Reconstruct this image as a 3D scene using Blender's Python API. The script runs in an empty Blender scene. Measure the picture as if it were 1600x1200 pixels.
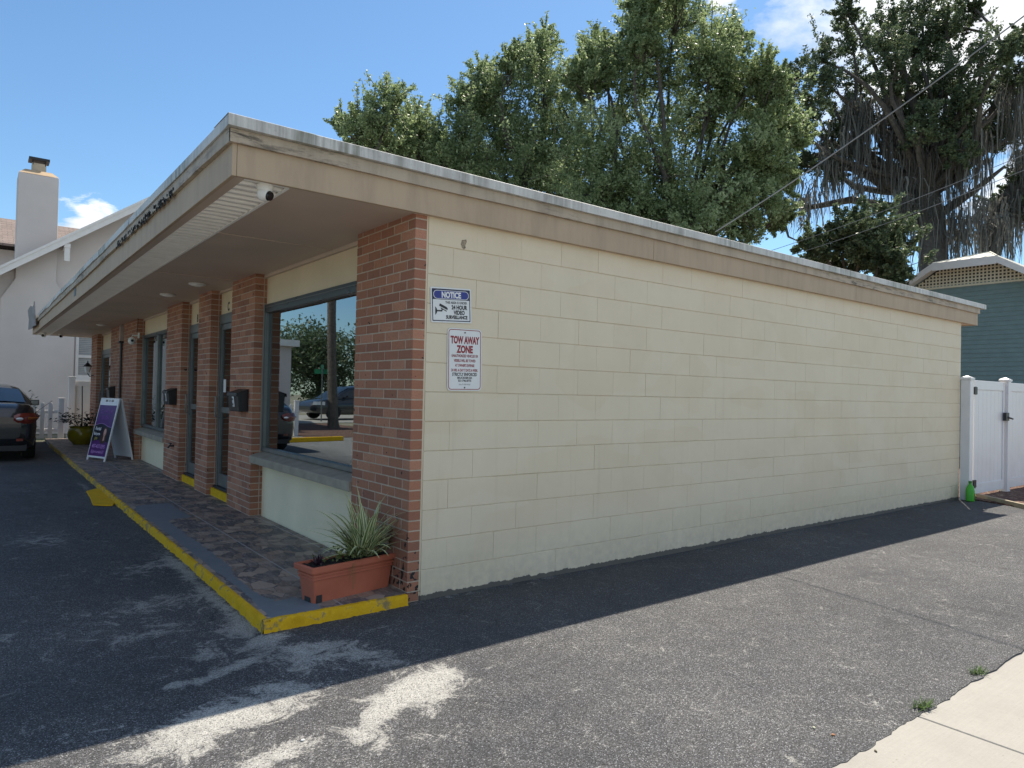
import bpy, bmesh, math, random
import numpy as np
from mathutils import Vector, Matrix
random.seed(7); RS = np.random.RandomState(7)
D = bpy.data; SC = bpy.context.scene; COL = SC.collection
rad = math.radians
# ------------------------------------------------------------------ camera
CP = Vector((-2.44335, -4.13205, 1.42494)); YAW, PITCH, ROLL, FPX = 0.91286, 0.013505, 0.022161, 1087.67
fw = Vector((math.cos(YAW)*math.cos(PITCH), math.sin(YAW)*math.cos(PITCH), math.sin(PITCH)))
rt0 = Vector((math.sin(YAW), -math.cos(YAW), 0)); up0 = rt0.cross(fw)
rt = math.cos(ROLL)*rt0 + math.sin(ROLL)*up0; up = -math.sin(ROLL)*rt0 + math.cos(ROLL)*up0
cam = D.cameras.new('camera'); camo = D.objects.new('camera', cam); COL.objects.link(camo)
M = Matrix((rt, up, -fw)).transposed().to_4x4(); M.translation = CP; camo.matrix_world = M
cam.sensor_width = 36; cam.lens = FPX*36/1600; cam.clip_start = .05; cam.clip_end = 2000
SC.camera = camo
def W(px, py, d):
    v = fw + rt*(px-800)/FPX - up*(py-600)/FPX
    return CP + v*(d/math.hypot(v.x, v.y))
# ------------------------------------------------------------------ node helpers
class NT:
    def __init__(s, nt): s.t = nt; s.n = nt.nodes; s.l = nt.links
    def new(s, ty, ins=None, **kw):
        n = s.n.new(ty)
        for k, v in kw.items(): setattr(n, k, v)
        for k, v in (ins or {}).items():
            if hasattr(v, 'links') or isinstance(v, bpy.types.NodeSocket): s.l.new(v, n.inputs[k])
            else: n.inputs[k].default_value = v
        return n
    def noise(s, vec, scale, detail=4, rough=.55, dist=0):
        return s.new('ShaderNodeTexNoise', {'Vector': vec, 'Scale': scale, 'Detail': detail, 'Roughness': rough, 'Distortion': dist}).outputs['Fac']
    def ramp(s, fac, stops, interp='LINEAR'):
        n = s.new('ShaderNodeValToRGB', {'Fac': fac}); cr = n.color_ramp; cr.interpolation = interp
        while len(cr.elements) < len(stops): cr.elements.new(.5)
        for e, (p, c) in zip(cr.elements, stops):
            e.position = p; e.color = (*c, 1) if hasattr(c, '__len__') else (c, c, c, 1)
        return n.outputs['Color']
    def mix(s, f, a, b, mode='MIX'):
        n = s.new('ShaderNodeMix', data_type='RGBA', blend_type=mode)
        for k, v in ((0, f), (6, a), (7, b)):
            if isinstance(v, bpy.types.NodeSocket): s.l.new(v, n.inputs[k])
            else: n.inputs[k].default_value = (*v, 1) if hasattr(v, '__len__') and len(v) == 3 else v
        return n.outputs[2]
    def math(s, op, a, b=0., c=0., clamp=False):
        n = s.new('ShaderNodeMath', operation=op, use_clamp=clamp)
        for i, v in enumerate((a, b, c)):
            if isinstance(v, bpy.types.NodeSocket): s.l.new(v, n.inputs[i])
            else: n.inputs[i].default_value = v
        return n.outputs[0]
    def map(s, vec, scale=(1, 1, 1), loc=(0, 0, 0), rot=(0, 0, 0)):
        return s.new('ShaderNodeMapping', {'Vector': vec, 'Scale': scale, 'Location': loc, 'Rotation': rot}).outputs[0]
    def bump(s, h, strength=.3, dist=.01, normal=None):
        i = {'Height': h, 'Strength': strength, 'Distance': dist}
        if normal is not None: i['Normal'] = normal
        return s.new('ShaderNodeBump', i).outputs[0]
def newmat(name):
    m = D.materials.new(name); m.use_nodes = True; t = NT(m.node_tree)
    b = t.n['Principled BSDF']; co = t.new('ShaderNodeTexCoord').outputs['Object']
    return m, t, b, co
def setb(t, b, **kw):
    for k, v in kw.items():
        k = {'color': 'Base Color', 'rough': 'Roughness', 'metal': 'Metallic', 'normal': 'Normal', 'spec': 'Specular IOR Level', 'coat': 'Coat Weight'}[k]
        if isinstance(v, bpy.types.NodeSocket): t.l.new(v, b.inputs[k])
        else: b.inputs[k].default_value = (*v, 1) if hasattr(v, '__len__') else v
MATS = {}
def pm(name, c, rough=.6, var=.15, vs=6, bs=60, bst=.15, bd=.003, metal=0, spec=.5, coat=0):
    """painted/plain surface with uneven tone and fine relief"""
    if name in MATS: return MATS[name]
    m, t, b, co = newmat(name)
    n = t.noise(co, vs, 5); d = tuple(x*(1-var) for x in c); e = tuple(min(1, x*(1+var)) for x in c)
    col = t.mix(t.ramp(n, [(.3, 0), (.7, 1)]), d, e)
    r = t.math('MULTIPLY_ADD', n, .25, rough-.12)
    setb(t, b, color=col, rough=r, metal=metal, spec=spec, coat=coat, normal=t.bump(t.noise(co, bs, 3), bst, bd))
    MATS[name] = m; return m
# ------------------------------------------------------------------ mesh helpers
class MB:
    def __init__(s): s.v = []; s.f = []; s.m = []; s.t = []
    def add(s, vs, fs, mi=0, tone=.5):
        o = len(s.v); s.v += [tuple(v) for v in vs]
        for f in fs: s.f.append(tuple(i+o for i in f)); s.m.append(mi); s.t.append(tone)
        return s
    def box(s, x0, x1, y0, y1, z0, z1, mi=0, tone=.5):
        vs = [(x, y, z) for x in (x0, x1) for y in (y0, y1) for z in (z0, z1)]
        return s.add(vs, [(0, 1, 3, 2), (4, 6, 7, 5), (0, 4, 5, 1), (2, 3, 7, 6), (0, 2, 6, 4), (1, 5, 7, 3)], mi, tone)
    def obox(s, c, a, b, n, mi=0, tone=.5):
        """oriented box: centre c, half vectors a b n"""
        c, a, b, n = map(Vector, (c, a, b, n))
        vs = [c+i*a+j*b+k*n for i in (-1, 1) for j in (-1, 1) for k in (-1, 1)]
        return s.add(vs, [(0, 1, 3, 2), (4, 6, 7, 5), (0, 4, 5, 1), (2, 3, 7, 6), (0, 2, 6, 4), (1, 5, 7, 3)], mi, tone)
    def prism(s, poly, vec, mi=0, tone=.5):
        n = len(poly); vec = Vector(vec); vs = [Vector(p) for p in poly]+[Vector(p)+vec for p in poly]
        return s.add(vs, [tuple(range(n))[::-1], tuple(range(n, 2*n))]+[(i, (i+1) % n, (i+1) % n+n, i+n) for i in range(n)], mi, tone)
    def tube(s, pts, rs, n=8, mi=0, tone=.5, cap=True):
        pts = [Vector(p) for p in pts]; rs = rs if hasattr(rs, '__len__') else [rs]*len(pts); vs = []
        ref = Vector((0, 0, 1))
        for i, p in enumerate(pts):
            d = (pts[min(i+1, len(pts)-1)]-pts[max(i-1, 0)]).normalized()
            a = d.cross(ref if abs(d.dot(ref)) < .95 else Vector((1, 0, 0))).normalized(); b = d.cross(a)
            vs += [p+(a*math.cos(2*math.pi*k/n)+b*math.sin(2*math.pi*k/n))*rs[i] for k in range(n)]
        fs = [(i*n+k, i*n+(k+1) % n, (i+1)*n+(k+1) % n, (i+1)*n+k) for i in range(len(pts)-1) for k in range(n)]
        if cap: fs += [tuple(range(n))[::-1], tuple(range((len(pts)-1)*n, len(pts)*n))]
        return s.add(vs, fs, mi, tone)
    def lathe(s, prof, c=(0, 0, 0), n=24, mi=0, axis=2, flip=False):
        vs = []
        for r, h in prof:
            for k in range(n):
                a = 2*math.pi*k/n; p = [r*math.cos(a), r*math.sin(a), h]
                if axis == 0: p = [h, p[0], p[1]]
                if axis == 1: p = [p[0], h, p[1]]
                vs.append((p[0]+c[0], p[1]+c[1], p[2]+c[2]))
        L = len(prof)
        fs = [(i*n+k, i*n+(k+1) % n, (i+1)*n+(k+1) % n, (i+1)*n+k) for i in range(L-1) for k in range(n)]
        fs += [tuple(range(n))[::-1], tuple(range((L-1)*n, L*n))]
        return s.add(vs, fs, mi)
    def grid(s, P, mi=0):
        """P: rows of points"""
        R, Cn = len(P), len(P[0]); vs = [p for r in P for p in r]
        return s.add(vs, [(i*Cn+j, i*Cn+j+1, (i+1)*Cn+j+1, (i+1)*Cn+j) for i in range(R-1) for j in range(Cn-1)], mi)
    def build(s, name, mats, parent=None, smooth=False, bevel=0, seg=2, angle=35):
        me = D.meshes.new(name); me.from_pydata(s.v, [], s.f)
        mats = mats if isinstance(mats, (list, tuple)) else [mats]
        for m in mats: me.materials.append(m)
        me.polygons.foreach_set('material_index', s.m)
        a = me.attributes.new('tone', 'FLOAT', 'FACE'); a.data.foreach_set('value', s.t)
        bm = bmesh.new(); bm.from_mesh(me)
        bmesh.ops.recalc_face_normals(bm, faces=bm.faces)
        if bevel:
            bmesh.ops.remove_doubles(bm, verts=bm.verts, dist=1e-6)
            es = [e for e in bm.edges if len(e.link_faces) == 2 and e.calc_face_angle(0) > rad(angle)]
            bmesh.ops.bevel(bm, geom=es, offset=bevel, segments=seg, profile=.5, affect='EDGES')
        bm.to_mesh(me); bm.free()
        if smooth: me.shade_smooth() if hasattr(me, 'shade_smooth') else None
        me.update()
        if smooth and hasattr(me, 'set_sharp_from_angle'): me.set_sharp_from_angle(angle=rad(40))
        o = D.objects.new(name, me); COL.objects.link(o)
        if parent: o.parent = parent
        return o
def tag(o, label=None, cat=None, group=None, kind=None):
    for k, v in (('label', label), ('category', cat), ('group', group), ('kind', kind)):
        if v: o[k] = v
    return o
def empty(name, loc, rz=0, label=None, cat=None, group=None):
    o = D.objects.new(name, None); o.empty_display_size = .2; o.location = loc; o.rotation_euler = (0, 0, rz); COL.objects.link(o)
    return tag(o, label, cat, group)
def copy_tree(o, parent=None):
    c = o.copy(); COL.objects.link(c)
    if parent: c.parent = parent
    for ch in list(o.children): copy_tree(ch, c)
    return c
def text(name, lines, mat, parent, origin, xd, yd, depth=.0012):
    """lines: (string, x, y, size, xscale, align, bold); origin + x*xd + y*yd in parent space"""
    o3, xd, yd = Vector(origin), Vector(xd).normalized(), Vector(yd).normalized(); nd = xd.cross(yd)
    V, F = [], []
    for st, x, y, size, xs, al, bold in lines:
        cu = D.curves.new('lettering', 'FONT'); cu.body = st; cu.size = size; cu.align_x = al; cu.offset = bold*size; cu.resolution_u = 3
        ob = D.objects.new('lettering_tmp', cu); COL.objects.link(ob)
        dg = bpy.context.evaluated_depsgraph_get(); me = D.meshes.new_from_object(ob.evaluated_get(dg))
        b = len(V)
        V += [tuple(o3+xd*(x+v.co.x*xs)+yd*(y+v.co.y)+nd*depth) for v in me.vertices]
        F += [tuple(i+b for i in p.vertices) for p in me.polygons]
        D.objects.remove(ob); D.curves.remove(cu); D.meshes.remove(me)
    m2 = D.meshes.new(name); m2.from_pydata(V, [], F); m2.materials.append(mat)
    o = D.objects.new(name, m2); COL.objects.link(o); o.parent = parent
    return o
# ------------------------------------------------------------------ world, sun
SUN_DIR = Vector((1.78, .85, 2.93)).normalized()
EL = math.asin(SUN_DIR.z); AZ = math.atan2(SUN_DIR.x, SUN_DIR.y)
w = D.worlds.new('World'); SC.world = w; w.use_nodes = True; T = NT(w.node_tree); bg = T.n['Background']
sky = T.new('ShaderNodeTexSky', sky_type='NISHITA', sun_disc=False, sun_elevation=EL, sun_rotation=AZ, air_density=1.0, dust_density=.25, ozone_density=2.4)
dirv = T.new('ShaderNodeTexCoord').outputs['Generated']
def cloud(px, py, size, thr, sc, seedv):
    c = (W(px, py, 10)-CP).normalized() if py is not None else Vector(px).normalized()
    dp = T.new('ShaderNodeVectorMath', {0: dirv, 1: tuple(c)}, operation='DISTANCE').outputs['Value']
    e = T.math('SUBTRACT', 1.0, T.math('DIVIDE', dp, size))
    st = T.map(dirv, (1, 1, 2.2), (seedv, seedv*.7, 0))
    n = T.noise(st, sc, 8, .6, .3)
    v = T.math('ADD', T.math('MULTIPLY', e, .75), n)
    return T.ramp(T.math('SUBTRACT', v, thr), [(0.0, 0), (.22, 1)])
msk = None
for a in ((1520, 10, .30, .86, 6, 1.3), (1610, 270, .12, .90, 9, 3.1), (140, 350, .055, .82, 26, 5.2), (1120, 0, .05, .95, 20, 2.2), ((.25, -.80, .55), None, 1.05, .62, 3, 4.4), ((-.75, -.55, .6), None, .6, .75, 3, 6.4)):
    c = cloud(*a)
    if a[1] is None: c = T.mix(1.0, c, (.42, .42, .42), 'MULTIPLY')  # off-camera clouds, dimmed, added only to brighten the shaded walls
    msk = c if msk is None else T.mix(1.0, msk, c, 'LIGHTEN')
shade = T.ramp(T.noise(T.map(dirv, (1, 1, 2)), 9, 6), [(.35, (5.6, 5.9, 6.3)), (.62, (8.6, 8.6, 8.6))])
skyc = T.mix(1.0, sky.outputs[0], (.75, .93, 1.0), 'MULTIPLY')
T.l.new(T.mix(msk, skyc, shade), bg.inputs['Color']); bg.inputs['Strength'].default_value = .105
sl = D.lights.new('sun', 'SUN'); sl.energy = 4.6; sl.angle = rad(.5); sl.color = (1, .915, .79)
so = D.objects.new('sun', sl); COL.objects.link(so); so.rotation_euler = SUN_DIR.to_track_quat('Z', 'Y').to_euler(); so.location = (5, 3, 12)
SC.view_settings.view_transform = 'Standard'; SC.view_settings.look = 'None'; SC.view_settings.exposure = .60; SC.view_settings.gamma = 1
SC.cycles.max_bounces = 7; SC.cycles.diffuse_bounces = 4; SC.cycles.transmission_bounces = 5; SC.cycles.glossy_bounces = 3; SC.cycles.transparent_max_bounces = 6
# ------------------------------------------------------------------ materials
def asphalt():
    m, t, b, co = newmat('asphalt')
    big = t.noise(co, .9, 5); mid = t.noise(co, 7, 5)
    vor = t.new('ShaderNodeTexVoronoi', {'Vector': co, 'Scale': 240}, feature='F1')
    rnd = t.new('ShaderNodeSeparateColor', {0: vor.outputs['Color']}).outputs[0]
    base = t.ramp(big, [(.3, (.066, .067, .072)), (.7, (.105, .104, .104))])
    base = t.mix(t.ramp(mid, [(.35, 0), (.75, .5)]), base, (.125, .122, .118))
    base = t.mix(t.new('ShaderNodeAttribute', attribute_name='pale').outputs['Fac'], base, (.26, .25, .235))
    crk = t.new('ShaderNodeTexVoronoi', {'Vector': t.new('ShaderNodeVectorMath', {0: co, 1: t.new('ShaderNodeVectorMath', {0: t.new('ShaderNodeTexNoise', {'Vector': co, 'Scale': 2.5, 'Detail': 6.}).outputs['Color'], 1: (.7, .7, 0)}, operation='MULTIPLY').outputs[0]}, operation='ADD').outputs[0], 'Scale': .45}, feature='DISTANCE_TO_EDGE').outputs['Distance']
    ck = t.math('MULTIPLY', t.ramp(crk, [(.0012, 1), (.003, 0)]), t.ramp(t.noise(co, .7, 3), [(.5, 0), (.6, .8)]))
    oil = t.ramp(t.noise(co, 1.8, 3, .5, .5), [(.64, 0), (.74, .45)])
    base = t.mix(oil, base, (.045, .045, .046)); base = t.mix(ck, base, (.02, .02, .02))
    stone = t.ramp(rnd, [(0, .3), (.5, .8), (.86, 1.4), (.95, 2.6), (1, 4.2)])
    base = t.mix(1.0, base, t.ramp(t.noise(co, .35, 6, .6, .5), [(.3, (.78, .78, .79)), (.7, (1.25, 1.24, 1.22))]), 'MULTIPLY')
    col = t.mix(1.0, base, stone, 'MULTIPLY')
    at = t.new('ShaderNodeAttribute', attribute_name='chalk').outputs['Fac']
    n1 = t.noise(co, 7, 10, .8, 1.2); n2 = t.noise(co, 80, 4, .7)
    v = t.math('SUBTRACT', t.math('ADD', t.math('ADD', at, t.math('MULTIPLY', n1, 2.2)), t.math('MULTIPLY', n2, .6)), t.math('MULTIPLY', rnd, .16))
    fac = t.ramp(t.math('SUBTRACT', v, 1.56), [(0, 0), (.03, .6), (.4, .95)])
    fac = t.mix(1.0, fac, t.ramp(rnd, [(0, .1), (.35, .8), (1, 1)]), 'MULTIPLY')
    col = t.mix(fac, col, t.mix(n2, (.42, .405, .365), (.70, .68, .62)))
    sl = t.new('ShaderNodeAttribute', attribute_name='seal').outputs['Fac']
    col = t.mix(t.math('MULTIPLY', sl, .6), col, (.04, .042, .047))
    hb = t.math('ADD', t.math('MULTIPLY', vor.outputs['Distance'], -.6), t.noise(co, 35, 4, .7))
    setb(t, b, color=col, rough=.82, spec=.3, normal=t.bump(hb, .9, .006))
    return m
M_ASPH = asphalt()
def concrete(name, c, dark=.7, sc=3):
    m, t, b, co = newmat(name)
    n = t.noise(co, sc, 8, .65); f = t.noise(co, 90, 4, .7)
    col = t.mix(t.ramp(n, [(.3, 0), (.7, 1)]), tuple(x*dark for x in c), c)
    col = t.mix(t.ramp(f, [(.5, 0), (.75, .35)]), col, tuple(x*.6 for x in c))
    spots = t.new('ShaderNodeTexVoronoi', {'Vector': co, 'Scale': 14}); 
    col = t.mix(t.ramp(spots.outputs['Distance'], [(.04, .5), (.07, 0)]), col, (.16, .13, .1))
    br_ = t.noise(t.map(co, (2, 120, 1)), 1, 3, .6); col = t.mix(t.ramp(br_, [(.4, .12), (.7, 0)]), col, tuple(x*.5 for x in c)); st2 = t.ramp(t.noise(co, 1.1, 7, .7), [(.5, 0), (.7, .35)]); col = t.mix(st2, col, tuple(x*.62 for x in c))
    setb(t, b, color=col, rough=.85, normal=t.bump(t.math('ADD', f, br_), .35, .003)); return m
M_SIDE = concrete('sidewalk_concrete', (.40, .375, .325), .88)
M_CONC = concrete('plain_concrete', (.38, .36, .32))
def wallpaint():
    m, t, b, co = newmat('cream_block_paint')
    s = t.new('ShaderNodeSeparateXYZ', {0: co}); z = s.outputs[2]
    n = t.noise(co, 1.3, 5); n2 = t.noise(co, 14, 6, .65); n3 = t.noise(t.map(co, (5, 5, .6)), 2, 6, .6)
    col = t.mix(t.ramp(n, [(.3, 0), (.7, 1)]), (.68, .585, .43), (.72, .625, .47))
    tn = t.new('ShaderNodeAttribute', attribute_name='tone').outputs['Fac']
    col = t.mix(1.0, col, t.ramp(tn, [(0, (.975, .97, .965)), (1, (1, 1, 1))]), 'MULTIPLY')
    pt = t.ramp(t.noise(t.map(co, (1.2, 1, 2.4)), .9, 2, .4, .3), [(.49, 0), (.51, .35)]); col = t.mix(pt, col, (.72, .645, .50)); dr = t.ramp(t.noise(t.map(co, (9, 9, .35)), 1.5, 6, .7), [(.58, 0), (.74, .3)]); col = t.mix(dr, col, (.52, .44, .32)); col = t.mix(1.0, col, t.ramp(t.noise(co, 3.1, 8, .7), [(.25, (.93, .93, .92)), (.7, (1, 1, 1))]), 'MULTIPLY')
    warm = t.math('MULTIPLY', t.ramp(z, [(.0, 0), (1, 1)]), .0)
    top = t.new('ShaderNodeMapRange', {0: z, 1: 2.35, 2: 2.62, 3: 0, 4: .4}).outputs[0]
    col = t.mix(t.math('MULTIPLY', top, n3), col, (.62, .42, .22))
    low = t.new('ShaderNodeMapRange', {0: z, 1: .42, 2: 0., 3: 0, 4: 1}).outputs[0]
    dirt = t.math('MULTIPLY', low, t.ramp(n2, [(.38, 0), (.68, 1)]))
    col = t.mix(t.math('MULTIPLY', dirt, .65), col, (.46, .41, .33))
    foot = t.new('ShaderNodeMapRange', {0: z, 1: .07, 2: 0., 3: 0, 4: 1}).outputs[0]
    col = t.mix(t.ramp(t.math('ADD', foot, t.math('MULTIPLY', n2, .9)), [(.95, 0), (1.05, .9)]), col, (.06, .06, .06))
    col = t.mix(t.ramp(t.noise(co, 45, 3), [(.70, 0), (.76, .35)]), col, (.4, .37, .3))
    h = t.math('ADD', t.noise(co, 120, 4, .7), t.math('MULTIPLY', t.noise(co, 25, 3), .7))
    setb(t, b, color=col, rough=.55, spec=.35, normal=t.bump(h, .3, .003)); return m
M_WALL = wallpaint()
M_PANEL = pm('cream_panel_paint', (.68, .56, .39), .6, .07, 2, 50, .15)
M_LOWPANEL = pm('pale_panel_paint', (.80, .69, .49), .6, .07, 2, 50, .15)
def brickmat():
    m, t, b, co = newmat('red_brick'); tn = t.new('ShaderNodeAttribute', attribute_name='tone').outputs['Fac']
    col = t.ramp(tn, [(0, (.285, .122, .078)), (.35, (.345, .148, .088)), (.7, (.40, .175, .102)), (1, (.47, .225, .14))])
    n = t.noise(co, 90, 6, .7); n2 = t.noise(t.map(co, (1, 1, 4)), 30, 4, .6)
    col = t.mix(t.ramp(n, [(.42, 0), (.7, .5)]), col, (.19, .095, .065))
    col = t.mix(t.ramp(n2, [(.6, 0), (.75, .25)]), col, (.45, .33, .26))
    s = t.new('ShaderNodeSeparateXYZ', {0: co})
    low = t.new('ShaderNodeMapRange', {0: s.outputs[2], 1: .55, 2: .12, 3: 0, 4: .17}).outputs[0]
    yl = t.new('ShaderNodeMapRange', {0: s.outputs[1], 1: .75, 2: .15, 3: 0, 4: 1}).outputs[0]
    blot = t.math('ADD', t.noise(co, 22, 3, .5), t.math('MULTIPLY', low, yl))
    col = t.mix(t.ramp(blot, [(.70, 0), (.72, 1)]), col, (.02, .02, .02))
    setb(t, b, color=col, rough=.85, normal=t.bump(n, .5, .004)); return m
M_BRICK = brickmat()
M_MORT = pm('grey_mortar', (.46, .38, .30), .9, .15, 15, 120, .5, .003)
def streaky(name, c, dk, amt=.6, thr=.5, green=None):
    m, t, b, co = newmat(name)
    st = t.noise(t.map(co, (16, 16, 1.0)), 1, 6, .7); bl = t.noise(co, 1.1, 4); f = t.noise(co, 40, 4)
    msk = t.math('MULTIPLY', t.ramp(st, [(thr-.12, 0), (thr+.15, 1)]), t.ramp(bl, [(.38, .1), (.6, 1)]))
    col = t.mix(t.math('MULTIPLY', msk, amt), c, dk)
    if green: col = t.mix(t.math('MULTIPLY', t.ramp(bl, [(.5, 0), (.65, 1)]), t.math('MULTIPLY', msk, .6)), col, green)
    col = t.mix(t.ramp(f, [(.55, 0), (.75, .25)]), col, dk)
    setb(t, b, color=col, rough=.5, normal=t.bump(f, .2, .003)); return m
M_FLASH = streaky('white_metal_flashing', (.60, .59, .56), (.17, .165, .14), .85, .47, (.16, .17, .09))
def trimpaint(name, c, dk, rot=.0):
    m, t, b, co = newmat(name)
    n = t.noise(co, 1.7, 5); st = t.noise(t.map(co, (6, 6, 1.)), 1.5, 6, .65); f = t.noise(co, 55, 4)
    col = t.mix(t.ramp(n, [(.3, 0), (.7, 1)]), tuple(x*.88 for x in c), c)
    col = t.mix(t.ramp(st, [(.45, 0), (.8, .6)]), col, dk)
    if rot:
        r = t.noise(t.map(co, (1.2, 1.2, 8)), 4, 8, .75, .4); g = t.noise(co, .55, 3)
        col = t.mix(t.math('MULTIPLY', t.ramp(r, [(.5, 0), (.62, 1)]), t.ramp(g, [(.42, 0), (.58, rot)])), col, (.05, .043, .034))
    setb(t, b, color=col, rough=.6, spec=.3, normal=t.bump(f, .25, .003)); return m
M_FASC = trimpaint('tan_fascia_paint', (.47, .36, .25), (.29, .22, .155))
M_BEAD = trimpaint('weathered_trim_paint', (.47, .39, .30), (.16, .13, .10), .9)
M_SOFF = pm('brown_soffit_paint', (.55, .44, .35), .6, .08, 1.5, 30, .1)
M_VENT = pm('cream_vinyl_vent', (.95, .93, .87), .45, .06)
M_ALU = pm('grey_aluminium', (.17, .18, .175), .4, .15, 8, metal=.4)
M_ALUD = pm('dark_window_header', (.045, .055, .06), .3, .15)
M_SILL = pm('taupe_sill_paint', (.31, .27, .215), .6, .2, 8, 40, .3)
M_YEL = None
def yellow(name='worn_yellow_paint', wear=.5):
    m, t, b, co = newmat(name)
    n = t.noise(co, 9, 8, .7, .4); f = t.noise(co, 60, 4)
    s = t.new('ShaderNodeSeparateXYZ', {0: co}); yy = t.new('ShaderNodeMapRange', {0: s.outputs[1], 1: 1, 2: 9, 3: 0, 4: .12}).outputs[0]
    col = t.mix(t.ramp(n, [(.3, 0), (.7, 1)]), (.58, .32, .012), (.74, .45, .02))
    col = t.mix(t.ramp(t.math('ADD', n, yy), [(wear+.08, 0), (wear+.16, .8)]), col, (.17, .155, .12))
    setb(t, b, color=col, rough=.85, spec=.15, normal=t.bump(t.math('ADD', n, f), .6, .008)); return m
M_YEL = yellow(wear=.46); M_YEL2 = yellow('bright_yellow_paint', .75)
def tiles():
    m, t, b, co = newmat('slate_look_tile')
    wv = t.new('ShaderNodeVectorMath', {0: t.new('ShaderNodeTexNoise', {'Vector': co, 'Scale': 5., 'Detail': 3.}).outputs['Color'], 1: (.10, .10, 0)}, operation='MULTIPLY').outputs[0]
    v2 = t.new('ShaderNodeVectorMath', {0: co, 1: wv}, operation='ADD').outputs[0]
    mp = t.map(v2, (9.5, 7.5, 0))
    vo = t.new('ShaderNodeTexVoronoi', {'Vector': mp, 'Scale': 1., 'Randomness': .85}); ed = t.new('ShaderNodeTexVoronoi', {'Vector': mp, 'Scale': 1., 'Randomness': .85}, feature='DISTANCE_TO_EDGE')
    r = t.new('ShaderNodeSeparateColor', {0: vo.outputs['Color']}).outputs[0]
    col = t.ramp(r, [(0, (.08, .083, .092)), (.25, (.11, .10, .10)), (.4, (.30, .21, .155)), (.6, (.16, .135, .12)), (.8, (.40, .31, .24)), (1, (.09, .09, .10))], 'LINEAR')
    stk = t.noise(t.map(v2, (34, 7, 0), rot=(0, 0, .5)), 1, 6, .7, .8)
    col = t.mix(t.ramp(stk, [(.48, 0), (.62, .6)]), col, (.36, .30, .26))
    col = t.mix(t.ramp(stk, [(.3, .5), (.42, 0)]), col, (.02, .022, .027))
    col = t.mix(t.ramp(ed.outputs['Distance'], [(.0, .6), (.03, 0)]), col, (.025, .025, .03))
    s = t.new('ShaderNodeSeparateXYZ', {0: co})
    lines = None
    for x0 in (-.566, -.055):
        d = t.math('ABSOLUTE', t.math('SUBTRACT', s.outputs[0], x0)); l = t.ramp(d, [(.0045, 1), (.0065, 0)]); lines = l if lines is None else t.mix(1., lines, l, 'LIGHTEN')
    fr = t.math('ABSOLUTE', t.math('SUBTRACT', t.math('FRACT', t.math('DIVIDE', t.math('ADD', s.outputs[1], 60.13), .51)), .5)); l2 = t.ramp(fr, [(.004, .35), (.007, 0)])
    lines = t.mix(1., lines, l2, 'LIGHTEN')
    col = t.mix(t.math('MULTIPLY', lines, .8), col, (.36, .36, .35))
    ce = t.new('ShaderNodeAttribute', attribute_name='cement').outputs['Fac']; nn = t.noise(co, 10, 6, .65)
    col = t.mix(t.ramp(t.math('ADD', ce, t.math('MULTIPLY', nn, .5)), [(.58, 0), (.62, 1)]), col, t.mix(nn, (.12, .145, .165), (.19, .215, .235)))
    setb(t, b, color=col, rough=.55, spec=.4, normal=t.bump(stk, .25, .003)); return m
M_TILE = tiles()
def glass(name, refl=.34, tint=(.72, .8, .84)):
    m = D.materials.new(name); m.use_nodes = True; t = NT(m.node_tree); t.n.remove(t.n['Principled BSDF'])
    out = t.n['Material Output']; co = t.new('ShaderNodeTexCoord').outputs['Object']
    nb = t.bump(t.noise(co, 1.2, 2), .02, .01)
    g = t.new('ShaderNodeBsdfGlossy', {'Color': (*tint, 1), 'Roughness': .01, 'Normal': nb}); tr = t.new('ShaderNodeBsdfTransparent', {'Color': (.32, .36, .36, 1)})
    fr = t.new('ShaderNodeFresnel', {'IOR': 1.5}).outputs[0]
    fac = t.math('ADD', t.math('MULTIPLY', fr, 1.0), refl, clamp=True)
    mx = t.new('ShaderNodeMixShader', {0: fac, 1: tr.outputs[0], 2: g.outputs[0]}); t.l.new(mx.outputs[0], out.inputs[0]); return m
M_GLASS = glass('tinted_window_glass'); M_GLASS2 = glass('dark_door_glass', .22)
M_WHITE = pm('white_vinyl', (.74, .73, .74), .35, .04, 3, 20, .05)
M_BLACK = pm('black_metal', (.012, .012, .014), .4, .2, 10)
M_BLKP = pm('black_plastic', (.02, .02, .022), .5, .2, 10)
M_WPL = pm('white_plastic', (.72, .71, .68), .4, .05)
M_STUC = concrete('grey_stucco', (.34, .305, .295), .9, 1.2)
M_STUCW = pm('grey_stucco_wall', (.60, .555, .53), .9, .08, .8, 120, .5, .004)  # one even stucco base colour for house walls, porch and chimney
M_TRIMW = pm('white_trim_paint', (.72, .71, .69), .5, .05)
M_DARKIN = pm('dark_interior', (.05, .05, .052), .8)
M_TERRA = pm('terracotta_plastic', (.44, .125, .07), .5, .10, 5, 90, .1)
M_SOIL = pm('dark_potting_soil', (.022, .016, .012), .95, .5, 40, 80, 1, .02)
M_CYAN = None
def leafmat(name, c, trans=.35, c2=None, rough=.45):
    m = D.materials.new(name); m.use_nodes = True; t = NT(m.node_tree); b = t.n['Principled BSDF']
    tn = t.new('ShaderNodeAttribute', attribute_name='tone').outputs['Fac']
    c2 = c2 or tuple(x*1.9 for x in c)
    col = t.ramp(tn, [(0, tuple(x*.6 for x in c)), (.55, c), (1, c2)])
    setb(t, b, color=col, rough=rough, spec=.5)
    tr = t.new('ShaderNodeBsdfTranslucent', {'Color': col})
    mx = t.new('ShaderNodeMixShader', {0: trans, 1: b.outputs[0], 2: tr.outputs[0]}); t.l.new(mx.outputs[0], t.n['Material Output'].inputs[0]); return m
M_LEAF = leafmat('oak_leaves', (.25, .325, .145), .55, (.46, .54, .30)); M_LEAFD = leafmat('dark_oak_leaves', (.11, .15, .075), .45, (.23, .28, .15))
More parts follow.
